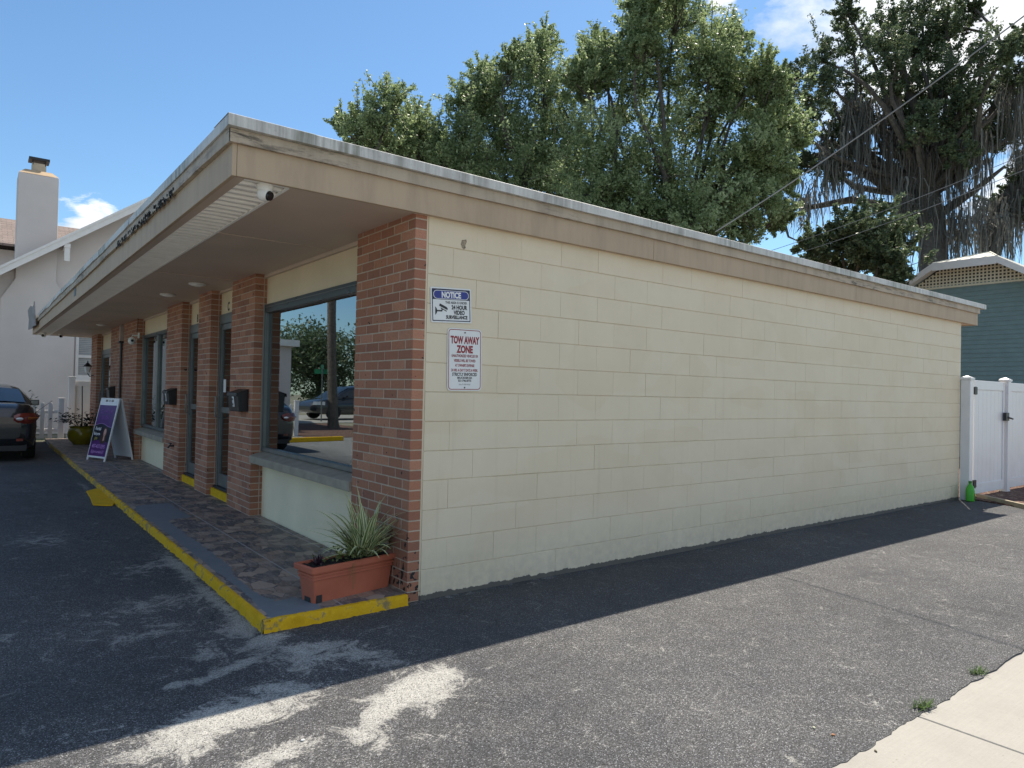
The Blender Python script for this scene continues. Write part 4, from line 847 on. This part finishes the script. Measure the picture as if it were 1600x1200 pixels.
# main block behind with shingle roof, ridge along x
m_ = MB(); m_.box(-4.3, 1.0, 5.3, 12, -.1, 5.95); m_.build('rear_wall', M_STUCW, e)
r_ = MB(); zr0, zr1 = 6.0, 7.45; r_.prism([(-4.8, 4.7, zr0), (-4.8, 8.0, zr1), (-4.8, 8.0, zr1+.08), (-4.8, 4.7, zr0+.08)], (6.7, 0, 0)); r_.prism([(-4.8, 11.4, zr0), (-4.8, 8.0, zr1), (-4.8, 8.0, zr1+.08), (-4.8, 11.4, zr0+.08)], (6.7, 0, 0)); r_.build('rear_roof', M_SHIN, e)
m_ = MB(); wx0, wx1, wz0, wz1 = -.10, .95, 1.60, 2.90
for a in ((wx0, wx0+.08, wz0, wz1), (wx1-.08, wx1, wz0, wz1)): m_.box(a[0], a[1], -.05, 0.03, a[2], a[3])
m_.box(wx0+.08, wx1-.08, -.05, .03, wz1-.08, wz1); m_.box(wx0+.08, wx1-.08, -.05, .03, wz0, wz0+.08); m_.box(wx0+.08, wx1-.08, -.04, .03, 2.20, 2.28); m_.box(wx0-.05, wx1+.05, -.08, .0, wz0-.12, wz0-.002); m_.box((wx0+wx1)/2-.015, (wx0+wx1)/2+.015, -.03, .02, 2.28, wz1-.08)
wf = m_.build('window', M_TRIMW, e)
m_ = MB(); z = wz0+.1
while z < wz1-.1: m_.prism([(wx0+.08, -.012, z), (wx1-.08, -.012, z), (wx1-.08, -.002, z+.045), (wx0+.08, -.002, z+.045)], (0, .003, 0)); z += .055
m_.build('blinds', pm('grey_blinds', (.30, .32, .32), .5), wf)
# ------------------------------------------------------------------ cars
def lerp_tab(tab, u):
    for (a, b) in zip(tab[:-1], tab[1:]):
        if a[0] <= u <= b[0]:
            t_ = (u-a[0])/(b[0]-a[0]+1e-9); return [p+(q-p)*t_ for p, q in zip(a[1:], b[1:])]
    return list(tab[-1][1:])
def make_car(name, loc, rz_, label, paint, suv=False):
    """local +y is forward, origin under the rear bumper centre"""
    e = empty(name, loc, rz_, label, 'car'); LEN = 4.55 if not suv else 4.8; HW = .885 if not suv else .95
    # u, half width, deck height, bottom height
    tab = [(0, .62, .80, .42), (.04, .76, .93, .30), (.14, .84, 1.02, .24), (.35, .875, 1.05, .22), (.9, .885, 1.03, .2), (1.6, .885, .97, .2), (2.6, .885, .93, .2), (3.3, .88, .92, .2), (3.9, .86, .86, .22), (4.3, .78, .76, .24), (4.48, .66, .66, .3), (4.55, .5, .55, .38)]
    sc_u = LEN/4.55; k_h = 1.12 if suv else 1.0
    m_ = MB(); rows = []
    us = [0, .02, .05, .1, .18, .3, .45, .6, .8, 1, 1.3, 1.6, 2, 2.4, 2.8, 3.1, 3.4, 3.6, 3.8, 4, 4.2, 4.35, 4.46, 4.52, 4.55]
    for u in us:
        hw, zt, zb0 = lerp_tab(tab, u); hw *= HW/.885; zt *= k_h; zb0 *= (1.2 if suv else 1)
        H = zt-zb0; prof = [(0, zb0), (hw*.86, zb0), (hw*.955, zb0+.06*H), (hw*.985, zb0+.25*H), (hw, zb0+.5*H), (hw*.985, zb0+.70*H), (hw*.955, zb0+.80*H), (hw*.93, zb0+.90*H), (hw*.86, zb0+.975*H), (hw*.6, zt+.01), (0, zt+.02)]
        rows.append([(x, u*sc_u, z) for x, z in prof]+[(-x, u*sc_u, z) for x, z in prof[-2::-1]])
    m_.grid(rows); m_.add(rows[0], [tuple(range(len(rows[0])))[::-1]]); m_.add(rows[-1], [tuple(range(len(rows[-1])))]); body = m_.build('body', paint, e, smooth=True)
    # greenhouse
    top = 1.46 if not suv else 1.68; gt = [(.42, .60, 0), (.75, .66, .16), (1.15, .62, .36), (1.55, .60, .435), (2.1, .60, .45), (2.6, .60, .42), (3.0, .64, .26), (3.45, .70, 0)]
    if suv: gt = [(.12, .66, 0), (.3, .68, .30), (.6, .66, .47), (1.2, .66, .50), (2.1, .66, .50), (2.6, .66, .46), (3.1, .70, .26), (3.55, .76, 0)]
    sk = (top-1.03*k_h+.03)/.45 if not suv else (top-1.03*k_h+.04)/.50
    m_ = MB(); rows = []; gl = MB(); grows = []
    for u, hw, h in gt:
        z0 = lerp_tab(tab, u)[1]*k_h-.03; hb = .80*HW/.885; h = max(h*sk, .0)
        hw_ = hb+(hw-hb)*min(1, h/.40) if not suv else hb+(hw-hb)*min(1, h/.45)
        rows.append([(hb, u*sc_u, z0), (hb*.2+hw_*.8, u*sc_u, z0+h*.80), (hw_*.95, u*sc_u, z0+h*.93), (hw_*.7, u*sc_u, z0+h*.99+.01), (0, u*sc_u, z0+h+.02)]); 
    R = [r_+[(-x, y, z) for x, y, z in r_[-2::-1]] for r_ in rows]; m_.grid(R); cabin = m_.build('cabin', paint, e, smooth=True)
    # glass panes set just proud: sides
    for sgn in (1, -1):
        pane = MB(); P_ = []
        for i in range(1, len(rows)-1):
            a, b = Vector(rows[i][0]), Vector(rows[i][1]); lo_ = a.lerp(b, .16 if i > 1 else .5); hi_ = a.lerp(b, .95); lo_.x += .008; hi_.x += .008; P_.append([(lo_.x*sgn, lo_.y, lo_.z), (hi_.x*sgn, hi_.y, hi_.z)])
        pane.grid(P_); pane.build('side_window', CARGL, e)
    pane = MB(); a0, a1 = rows[0], rows[2] if not suv else rows[1]
    def lp(f_, s_): 
        zs = [Vector(r_[4]) for r_ in rows[:3]]; xs_ = [Vector(r_[1]) for r_ in rows[:3]]; n_ = len(zs)-1; t_ = f_*n_; i = min(int(t_), n_-1); q = zs[i].lerp(zs[i+1], t_-i); xw = xs_[i].lerp(xs_[i+1], t_-i).x; return (xw*s_*.97, q.y-.012, q.z+.014-.035*abs(s_)**3)
    pane.grid([[lp(f_, s_) for s_ in (-.9, -.5, 0, .5, .9)] for f_ in (.12, .35, .6, .85)]); pane.build('rear_window', CARGL, e)
    pane = MB(); zs = rows[-3:]
    pane.grid([[(Vector(r_[1]).x*s_*.92, Vector(r_[4]).y+.012, Vector(r_[4]).z+.014-.035*abs(s_)**3) for s_ in (-.9, -.5, 0, .5, .9)] for r_ in zs]); pane.build('windscreen', CARGL, e)
    for sgn in (1, -1):
        def lamp(nm, mt, us_, lo, hi, off):
            m_ = MB(); pts_ = []
            for u, x, a_, b_ in us_:
                xx = x*HW/.885; row = []
                for q in range(5):
                    f_ = q/4; zz = (lo+(hi-lo)*(a_+(b_-a_)*f_))*k_h; bulge = off*math.sin(math.pi*f_); row.append((sgn*(xx+bulge*min(1, u*6+.2)), u*sc_u-bulge*(1-min(1, u*4)), zz))
                pts_.append(row)
            m_.grid(pts_); m_.build(nm, mt, e, smooth=True)
        lamp('taillight', CARTL, ((-.004, .50, .35, .75), (-.002, .56, .12, .92), (.012, .66, .02, 1), (.05, .755, .0, 1), (.12, .826, .10, .98), (.22, .862, .35, .92), (.34, .885, .62, .80)), .68, .88, .035)
        lamp('reversing_lamp', CARHL, ((-.008, .53, .35, .65), (-.006, .56, .2, .8), (-.002, .61, .2, .8), (.0, .635, .35, .65)), .70, .85, .040)
        lamp('indicator', CARIN, ((.02, .70, .3, .7), (.045, .745, .2, .8), (.09, .80, .25, .8), (.13, .838, .4, .7)), .70, .86, .044)
        m_ = MB(); m_.obox((sgn*.60*HW/.885, -.012+.045, .40*k_h), (.05, 0, 0), (0, 0, .022), (0, .05, 0)); m_.build('reflector', CARTL, e)
        m_ = MB(); P_ = [[(sgn*x*HW/.885, u*sc_u, z*k_h) for z in (.62, .70, .76)] for u, x in ((4.05, .865), (4.25, .82), (4.40, .74), (4.5, .64))]; m_.grid(P_); m_.build('headlight', CARHL, e)
        m_ = MB(); m_.obox((sgn*(HW+.09), 2.98*sc_u, 1.0*k_h), (.085, 0, 0), (0, .04, 0), (0, 0, .06)); m_.tube([(sgn*(HW-.08), 2.98*sc_u, .95*k_h), (sgn*(HW+.02), 2.98*sc_u, .97*k_h)], .025, 8); mo = m_.build('wing_mirror', paint, e, bevel=.02, seg=3)
        m_ = MB(); m_.obox((sgn*(HW+.09), 2.98*sc_u-.042, 1.0*k_h), (.07, 0, 0), (0, .002, 0), (0, 0, .045)); m_.build('mirror_glass', pm('mirror_glass', (.12, .14, .16), .08, .02, metal=.6), mo)
        for yy in (.88*sc_u, 3.58*sc_u):
            R_ = .325 if not suv else .37; m_ = MB(); x_ = sgn*(HW-.11)
            m_.lathe([(R_*.6, -.10), (R_*.93, -.10), (R_, -.07), (R_, .07), (R_*.93, .10), (R_*.6, .10)], (x_, yy, R_), 28, axis=0); wh = m_.build('wheel', CARTY, e, smooth=True)
            m_ = MB(); m_.lathe([(R_*.62, -.085), (R_*.58, -.085), (R_*.15, .07*0-.06), (R_*.15, .06), (R_*.58, .085), (R_*.62, .085)], (x_+sgn*.012, yy, R_), 24, axis=0)
            m_.build('rim', CARRM, wh, smooth=True)
            m_ = MB(); cs = [(x_+sgn*.030-sgn*.04, yy+(R_*1.13)*math.cos(a), R_+(R_*1.13)*math.sin(a)) for a in [math.pi*k/14 for k in range(-1, 16)]]; m_.tube(cs, .05, 6); m_.build('wheel_arch', M_BLKP, e)
    m_ = MB(); m_.box(-.26, .26, -.018, .02, .74*k_h, .86*k_h) if suv else m_.box(-.26, .26, -.012, .02, .62, .73); m_.build('number_plate', M_WPL, e)
    m_ = MB(); m_.box(-HW*.8, HW*.8, .05, .3, .2*k_h, .33*k_h); m_.build('rear_bumper_valance', M_BLKP, e)
    return e
CARIN = pm('amber_lamp', (.35, .10, .02), .15, .3, 10, coat=.8); CARGL = pm('car_glass', (.02, .03, .04), .06, .02, spec=.8); CARTL = pm('red_tail_lamp', (.16, .02, .012), .15, .3, 10, coat=.8); CARHL = pm('headlamp_glass', (.7, .72, .75), .1); CARTY = pm('tyre_rubber', (.018, .018, .018), .85); CARRM = pm('alloy_rim', (.4, .4, .42), .3, metal=.7)
CARP = pm('charcoal_car_paint', (.018, .019, .023), .22, .1, 2, 10, .0, coat=1.0, metal=.3); CARP2 = pm('black_suv_paint', (.008, .009, .012), .35, .1, 2, 10, .0, coat=1.0)
make_car('parked_car', (-2.37, 11.1, 0), 0, 'dark charcoal sedan parked beside the walkway, seen from behind', CARP)
make_car('parked_suv', (-14.4, 28.25, 0), rad(-100), 'black SUV on the street, seen reflected in the big shop window', CARP2, True)
# wheel stop
def wstop(x, y, a, label):
    e = empty('wheel_stop', (x, y, 0), a, label, 'wheel stop', 'yellow concrete wheel stops')
    m_ = MB(); m_.prism([(-.85, -.075, 0), (-.85, .075, 0), (-.85, .05, .12), (-.85, -.05, .12)], (1.7, 0, 0)); m_.build('bar', M_YEL2, e, bevel=.012)
    for q in (-.5, .5): m_ = MB(); m_.lathe([(.014, .118), (.014, .126)], (q, 0, 0), 10); m_.build('pin', M_BLACK, e)
wstop(-4.86, 14.09, rad(-8), 'worn yellow wheel stop at the end of the parking lot, mirrored in the shop window')
# ------------------------------------------------------------------ wires
def wire(pts_, r_, label, n=24):
    a, b, sag = Vector(pts_[0]), Vector(pts_[1]), pts_[2]; m_ = MB(); m_.tube([a.lerp(b, i/n)-Vector((0, 0, sag*4*(i/n)*(1-i/n))) for i in range(n+1)], r_, 6)
    o = m_.build('overhead_wire', pm('grey_cable', (.22, .22, .22), .6), None, smooth=True); tag(o, label, 'wire')
a, b = W(1118, 362, 9.4), W(1600, 8, 8.2); wire((a, b+(b-a)*.5, .12), .007, 'thick twisted service cable rising from the roof edge to the upper right')
a, b = W(1200, 383, 15), W(1600, 226, 13); wire((a-(b-a)*.4, b+(b-a)*.5, .2), .005, 'thin upper power line of the pair crossing the mossy oak')
a, b = W(1225, 392, 15), W(1600, 250, 13); wire((a-(b-a)*.4, b+(b-a)*.5, .2), .005, 'thin lower power line of the pair crossing the mossy oak')
# ------------------------------------------------------------------ trees
def quads_mesh(name, V, tone, mat, parent):
    n = len(V)//4; me = D.meshes.new(name); me.vertices.add(4*n); me.vertices.foreach_set('co', V.astype(np.float32).ravel()); me.loops.add(4*n); me.loops.foreach_set('vertex_index', np.arange(4*n, dtype=np.int32))
    me.polygons.add(n); me.polygons.foreach_set('loop_start', np.arange(n, dtype=np.int32)*4); me.polygons.foreach_set('loop_total', np.full(n, 4, dtype=np.int32))
    a = me.attributes.new('tone', 'FLOAT', 'FACE'); a.data.foreach_set('value', tone.astype(np.float32)); me.materials.append(mat); me.update(); me.validate()
    o = D.objects.new(name, me); COL.objects.link(o); o.parent = parent; return o
def leaf_quads(C_, size, asp=.5):
    n = len(C_); u = RS.normal(size=(n, 3)); u /= np.linalg.norm(u, axis=1)[:, None]; v_ = np.cross(u, RS.normal(size=(n, 3))); v_ /= np.linalg.norm(v_, axis=1)[:, None]
    s_ = size*RS.uniform(.6, 1.3, n)[:, None]; w_ = s_*asp
    return np.stack([C_-u*s_*.5, C_+v_*w_*.5, C_+u*s_*.5, C_-v_*w_*.5], 1).reshape(-1, 3)
def bent(a, b, bend=.12, n=6, droop=0):
    a, b = Vector(a), Vector(b); L_ = (b-a).length; o1 = Vector((random.gauss(0, 1), random.gauss(0, 1), random.gauss(0, .5)))*L_*bend; o2 = Vector((random.gauss(0, 1), random.gauss(0, 1), random.gauss(0, .5)))*L_*bend*.4
    return [a.lerp(b, i/n)+o1*math.sin(math.pi*i/n)+o2*math.sin(2*math.pi*i/n)-Vector((0, 0, droop*math.sin(math.pi*i/n))) for i in range(n+1)]
def tree(name, base, d, lumps, label, cat, leafm, dens, lsize, tr=.22, group=None, ncl=58, sprigs=10, fork=None, dj=1.2, barkm=None, moss=None, limb=.06, fill=.5):
    """base=(px,dist); lumps=(px,py,rpx[,dist])"""
    bp = W(base, 600, d); bp.z = 0; e = empty(name, bp, 0, label, cat, group)
    depth = (W(base, 300, d)-CP).dot(fw); ppm = FPX/depth; fork_p = Vector(fork)-bp if fork else None
    if fork_p is None:
        zs = [W(l[0], l[1], d).z for l in lumps]; fork_p = Vector((0, 0, max(1.2, min(zs)*.75)))
    wood = MB(); tp_ = bent((0, 0, -.2), fork_p, .05); wood.tube(tp_, [tr*(1.35-.5*i/6)*(1.25 if i == 0 else 1) for i in range(7)], 12)
    Cs = []; Ts = []; lump_c = []
    lumps = list(lumps)
    for _ in range(int(len(lumps)*fill)):
        A, Bq = random.sample(lumps[:], 2)
        if math.hypot(A[0]-Bq[0], A[1]-Bq[1]) < 150: lumps.append(((A[0]+Bq[0])/2+random.uniform(-12, 12), (A[1]+Bq[1])/2+random.uniform(-8, 12), min(A[2], Bq[2])*random.uniform(.6, 1)))
    for l in lumps:
        px_, py_, rp = l[:3]; dd = d+random.uniform(-dj, dj) if len(l) < 4 else l[3]; c = W(px_, py_, dd)-bp; r_ = rp/ppm; lump_c.append((c, r_))
        br = bent(fork_p+Vector((random.gauss(0, tr*.3), random.gauss(0, tr*.3), 0)), c, .10); L_ = (c-fork_p).length; wood.tube(br, [max(.02, limb*(1.25-i/6*.95))*(1 if L_ > 1 else .6) for i in range(7)], 7)
        for k in range(ncl):
            u = Vector((random.gauss(0, 1), random.gauss(0, 1), random.gauss(0, 1))).normalized(); q = c+u*r_*(random.random()**.5)*random.uniform(.6, 1.3)
            if k % 3 == 0: wood.tube(bent(c.lerp(br[4], .3) if random.random() < .5 else c, q, .12, 3), [.018, .012, .008, .005], 4)
            n = int(dens*(.4+1.2*random.random())); ax = (u*.7+Vector((random.gauss(0, .3), random.gauss(0, .3), .55+random.gauss(0, .25)))).normalized(); la = r_*random.uniform(.25, .6); t_ = RS.rand(n)[:, None]-.35
            P_ = np.array(q)+np.array(ax)*t_*la+RS.normal(size=(n, 3))*(r_*random.uniform(.05, .13))*(1.15-np.abs(t_)); Cs.append(P_); Ts.append(np.clip(RS.normal(.45, .2, n)+random.uniform(-.3, .3), 0, 1))
            if k % 4 == 0: wood.tube([q-ax*la*.4, q+ax*la*.55], [.008, .003], 4)
        for k in range(sprigs):
            a_ = random.uniform(-.2, 1.); u = Vector((random.gauss(0, 1), random.gauss(0, 1), 0)).normalized()*(1-abs(a_)*.6)+Vector((0, 0, a_)); q0 = c+u*r_*.8; q1 = c+u*r_*random.uniform(1.15, 1.95)+Vector((0, 0, r_*.15))
            wood.tube([q0, (q0+q1)/2, q1], [.012, .008, .004], 4); n = int(dens*1.1); t_ = RS.rand(n)[:, None]; P_ = np.array(q0)*(1-t_)+np.array(q1)*t_+RS.normal(size=(n, 3))*r_*.07; Cs.append(P_); Ts.append(np.clip(RS.normal(.6, .2, n), 0, 1))
    wood.build('trunk', barkm or M_BARK, e, smooth=True)
    C_ = np.concatenate(Cs); quads_mesh('crown', leaf_quads(C_, lsize), np.concatenate(Ts), leafm, e)
    if moss:
        V = []; To = []
        for (px_, py_, wp, lp_, nn) in moss:
            for k in range(nn):
                p = W(px_+random.gauss(0, wp*.5), py_+random.uniform(-22, 22), d+random.uniform(-1.2, 1.0))-bp
                for q in range(random.randint(6, 12)):
                    a = random.uniform(0, 6.28); s0 = np.array(p)+RS.normal(size=3)*.12; ln = lp_/ppm*random.uniform(.1, 1.0)**1.8*1.1; w_ = random.uniform(.012, .045); sd = np.array([math.cos(a), math.sin(a), 0])*w_; m3 = 4; ph_ = RS.normal(size=(m3+1, 3))*.07; ph_[:, 2] = 0; ph_ = np.cumsum(ph_, 0); tn = random.random()
                    for j in range(m3):
                        f0, f1 = 1-(j/m3)**1.5*.9, 1-((j+1)/m3)**1.5*.95; a0 = s0+ph_[j]-np.array([0, 0, ln*j/m3]); a1 = s0+ph_[j+1]-np.array([0, 0, ln*(j+1)/m3]); V += [a0-sd*f0, a0+sd*f0, a1+sd*f1, a1-sd*f1]; To.append(tn)
        quads_mesh('hanging_moss', np.array(V), np.array(To), M_MOSS, e)
    return e
TG = 'green oaks behind the flat roof'
tree('oak_tree', 625, 17, [(560, 200, 36), (605, 160, 34), (650, 195, 38), (600, 225, 46), (535, 195, 18), (675, 235, 42), (640, 262, 55), (575, 250, 35), (720, 280, 45), (690, 290, 45), (640, 235, 40), (700, 255, 40)], 'smallest light green oak, leftmost above the roof', 'tree', M_LEAF, 64, .075, .13, TG)
tree('oak_tree', 800, 17.5, [(728, 160, 34), (755, 125, 28), (830, 88, 36), (850, 140, 52), (790, 195, 62), (885, 190, 55), (722, 225, 48), (820, 265, 64), (745, 275, 50), (870, 290, 55), (850, 65, 22), (770, 165, 36), (920, 110, 30), (760, 300, 50), (900, 250, 50), (905, 320, 45), (800, 320, 40), (690, 250, 40), (850, 240, 50)], 'mid height green oak between the smallest and the tallest oaks', 'tree', M_LEAF, 78, .075, .17, TG)
tree('oak_tree', 1035, 15.5, [(950, 95, 48), (1000, 50, 46), (1060, 35, 50), (1110, 85, 50), (1040, 110, 82), (970, 170, 72), (1080, 190, 85), (1160, 150, 60), (1208, 190, 40), (930, 255, 66), (1020, 270, 80), (1125, 275, 75), (1175, 325, 45), (1060, -10, 46), (915, 130, 34), (1000, 330, 70), (1090, 340, 65), (1010, 10, 30), (1180, 240, 50), (950, 340, 50), (1150, 350, 40), (1060, 350, 50), (1215, 140, 30), (1140, 60, 24), (1200, 260, 34), (1228, 215, 34), (1222, 285, 26), (1190, 120, 30), (1215, 340, 24)], 'tallest and densest green oak, centre of the picture above the roof', 'tree', M_LEAF, 96, .076, .26, TG, fill=.95)
mo_ = [(1290, 215, 30, 60, 14), (1265, 290, 30, 70, 18), (1300, 255, 30, 90, 22), (1330, 165, 25, 110, 22), (1365, 175, 30, 130, 24), (1350, 285, 30, 60, 16), (1400, 200, 30, 130, 26), (1440, 230, 35, 120, 22), (1480, 225, 35, 140, 24), (1510, 240, 30, 130, 20), (1450, 320, 40, 110, 26), (1500, 340, 40, 110, 26), (1530, 200, 20, 110, 16), (1585, 130, 20, 130, 18), (1420, 300, 30, 90, 20), (1240, 330, 20, 40, 10), (1550, 330, 35, 80, 18), (1230, 250, 15, 60, 8)]
fk = W(1450, 300, 35)
tree('mossy_oak', 1450, 35, [(1238, 120, 30), (1285, 95, 36), (1330, 60, 36), (1325, 20, 26), (1390, 35, 36), (1440, 15, 36), (1490, 40, 36), (1520, 10, 20), (1345, 120, 34), (1400, 110, 32), (1270, 160, 34), (1235, 220, 30), (1255, 260, 24), (1480, 120, 44), (1535, 95, 40), (1575, 85, 26), (1570, 150, 34), (1520, 165, 42), (1310, 200, 28), (1360, 190, 30), (1430, 170, 36), (1480, 200, 36), (1535, 230, 30), (1590, 200, 20), (1300, 265, 22), (1450, 90, 44), (1400, 160, 40), (1455, 140, 40), (1335, 175, 32), (1500, 215, 36), (1560, 210, 30), (1420, 230, 30), (1470, 250, 30), (1380, 75, 36), (1590, 120, 30), (1290, 130, 30), (1250, 190, 28), (1330, 235, 24), (1595, 60, 24)],
     'big dark oak draped in grey hanging moss, right of the green oaks', 'tree', M_LEAFD, 74, .14, .55, None, 34, 4, fk, 2.2, None, mo_, .14, .7)
# heavy limbs of the mossy oak
mob = [o for o in D.objects if o.name == 'mossy_oak'][0]; lb = MB(); bp = mob.location
for pts_, r0 in ((((1450, 330), (1400, 290), (1340, 265), (1290, 240), (1240, 250)), .35), (((1450, 360), (1400, 325), (1330, 312), (1260, 325), (1225, 310)), .27), (((1455, 320), (1440, 200), (1410, 110), (1385, 40)), .3), (((1455, 320), (1480, 210), (1500, 120), (1540, 60)), .28), (((1460, 340), (1520, 300), (1570, 260)), .22), (((1350, 268), (1320, 200), (1280, 130)), .15), (((1225, 345), (1232, 370), (1250, 378)), .08)):
    lb.tube([W(x, y, 35+.2*i)-bp for i, (x, y) in enumerate(pts_)], [r0*(1-.75*i/(len(pts_)-1)) for i in range(len(pts_))], 9)
lb.build('limb', M_BARK, mob, smooth=True)
tree('dark_shrub_tree', 1330, 21, [(1280, 385, 26), (1320, 360, 30), (1360, 350, 34), (1395, 385, 36), (1350, 400, 40), (1300, 410, 34), (1400, 420, 36), (1265, 380, 14)], 'small dense dark tree just above the roof edge, under the mossy oak', 'tree', M_LEAFD, 110, .10, .12, None, 42, 5)
mo2 = [(1590, 300, 20, 110, 26), (1565, 330, 20, 100, 26), (1545, 370, 20, 60, 20), (1600, 250, 20, 60, 16), (1640, 230, 60, 120, 30)]
fk2 = W(1600, 285, 37)
tree('mossy_oak', 1535, 37, [(1640, 200, 60), (1700, 120, 70), (1760, 200, 80), (1560, 315, 22), (1590, 285, 22), (1620, 330, 30)], 'leaning mossy oak trunk at the right edge of the picture', 'tree', M_LEAFD, 60, .14, .6, None, 34, 4, fk2, 1.5, None, mo2, .2, .2)
# trees across the street (seen mirrored in the glass)
def plain_tree(x, y, h, r_, label, n=9, grp='trees across the street'):
    e = empty('street_tree', (x, y, 0), 0, label, 'tree', grp); wood = MB(); wood.tube(bent((0, 0, -.1), (0, 0, h*.5), .04), [.28-.02*i for i in range(7)], 10); Cs = []
    for k in range(n):
        a = random.uniform(0, 6.28); c = Vector((math.cos(a)*r_*.55*random.random(), math.sin(a)*r_*.55*random.random(), h*random.uniform(.30, .86))); wood.tube(bent((0, 0, h*.35), c, .08), [.1-.012*i for i in range(7)], 6)
        for q in range(22):
            u = Vector((random.gauss(0, 1), random.gauss(0, 1), random.gauss(0, .8))).normalized()*r_*.5*random.uniform(.4, 1.1); Cs.append(np.array(c+u)+RS.normal(size=(60, 3))*r_*.09)
    wood.build('trunk', M_BARK, e, smooth=True); C_ = np.concatenate(Cs); quads_mesh('crown', leaf_quads(C_, .26), np.clip(RS.normal(.5, .25, len(C_)), 0, 1), M_LEAFD, e)
for i, (x, y, h, r_, lb_) in enumerate(((-12, 41, 4.6, 3.6, 'rounded street tree nearest the stucco house'), (-17, 44, 6.2, 4.0, 'tallest street tree opposite the parking lot'), (-22.5, 43, 5.6, 4.2, 'broad street tree left of the tallest one'), (-28, 47, 6.6, 4.6, 'street tree second from the far left end'), (-35, 46, 6.8, 5, 'street tree at the far left end of the row'), (-8, 50, 6, 4.0, 'street tree farthest back behind the stucco house'))): plain_tree(x, y, h, r_, lb_)
# palm trunk in planting bed
e = empty('palm_tree', (-8.0, 20.15, 0), 0, 'single palm in the mulch bed, its trunk mirrored in the shop window', 'tree'); m_ = MB(); m_.tube([(0, 0, -.1), (.03, 0, .3), (.10, .02, 2), (.16, .05, 4), (.25, 0, 7.5)], [.24, .19, .16, .165, .14], 14); m_.build('trunk', pm('palm_bark', (.13, .11, .09), .95, .3, 10, 20, 1, .03), e, smooth=True)
V = []
for k in range(34):
    a = 6.283*k/34+random.uniform(-.1, .1); el = random.uniform(-.5, 1.1); ln = 2.0; d_ = np.array([math.cos(a), math.sin(a), 0]); p = np.array([.25, 0, 7.5]); prev = p
    for j in range(10):
        ang = el-j*.17; nx_ = prev+(d_*math.cos(ang)+np.array([0, 0, math.sin(ang)]))*ln/10
        sd = np.array([-d_[1], d_[0], 0])
        for sg in (1, -1):
            for q in range(3): b0 = prev+(nx_-prev)*q/3; tip = b0+sd*sg*.45*(1-j/14)+(nx_-prev)*.8-np.array([0, 0, .15]); V += [b0, b0+(nx_-prev)*.12, tip, tip-(nx_-prev)*.05]
        prev = nx_
quads_mesh('crown', np.array(V), RS.rand(len(V)//4), M_LEAFD, e)
# street sign and street lamp mirrored in the glass
e = empty('street_sign', (-9.6, 25.2, 0), rad(35), 'green street name sign on a pole across the lot', 'street sign'); m_ = MB(); m_.tube([(0, 0, 0), (0, 0, 2.35)], .03, 8); m_.build('pole', M_ALU, e)
m_ = MB(); m_.box(-.35, .35, -.006, .006, 2.1, 2.3); m_.box(-.006, .006, -.3, .3, 2.32, 2.5); m_.build('name_plate', pm('green_sign', (.02, .22, .10), .4), e)
# weeds and litter on the asphalt edge
GR = leafmat('weed_grass', (.08, .14, .03), .3)
for px_, py_, lab in ((1527, 1052, 'green weed tuft at the sidewalk joint, farther one'), (1441, 1104, 'green weed tuft at the sidewalk edge, nearer one')):
    v_ = fw+rt*(px_-800)/FPX-up*(py_-600)/FPX; p = CP+v_*(-CP.z/v_.z); m_ = MB()
    for i in range(60):
        a = random.uniform(0, 6.28); b0 = Vector((random.gauss(0, .03), random.gauss(0, .012), 0)); tip = b0+Vector((math.cos(a)*.03, math.sin(a)*.03, random.uniform(.008, .03))); sd = Vector((-math.sin(a), math.cos(a), 0))*.003; m_.add([b0-sd, b0+sd, tip+sd*.4, tip-sd*.4], [(0, 1, 2, 3)], 0, random.random())
    o = m_.build('weed_tuft', GR); o.location = p; tag(o, lab, 'weed', 'weed tufts at the sidewalk edge')
def litter(px_, py_, s_, mat, lab, name, cat):
    v_ = fw+rt*(px_-800)/FPX-up*(py_-600)/FPX; p = CP+v_*(-CP.z/v_.z); p.z = -.011 if p.y < -2.76 else float(zpark(np.array(p.x), np.array(p.y)))-.004; m_ = MB(); n = 7; P_ = [(s_*math.cos(6.28*i/n)*random.uniform(.6, 1), s_*.6*math.sin(6.28*i/n)*random.uniform(.6, 1), .005) for i in range(n)]
    m_.prism(P_, (0, 0, .006)); o = m_.build(name, mat, bevel=.002, seg=1); o.location = p; o.rotation_euler = (0, 0, random.uniform(0, 3)); tag(o, lab, cat)
litter(473, 1158, .012, M_WPL, 'white pebble on the sunlit asphalt left of the pale patch', 'pebble', 'pebble'); litter(1302, 1148, .012, pm('orange_leaf', (.5, .22, .1), .8), 'small orange fallen leaf near the sidewalk', 'fallen_leaf', 'leaf')
litter(1272, 1137, .012, pm('pale_leaf', (.5, .5, .35), .8), 'small pale fallen leaf beside the orange one', 'fallen_leaf', 'leaf'); litter(1368, 1172, .012, pm('brown_leaf', (.12, .09, .05), .8), 'brown fallen leaf on the concrete sidewalk', 'fallen_leaf', 'leaf')
litter(1056, 851, .03, GR, 'tiny green sprig at the foot of the block wall', 'fallen_leaf', 'leaf')
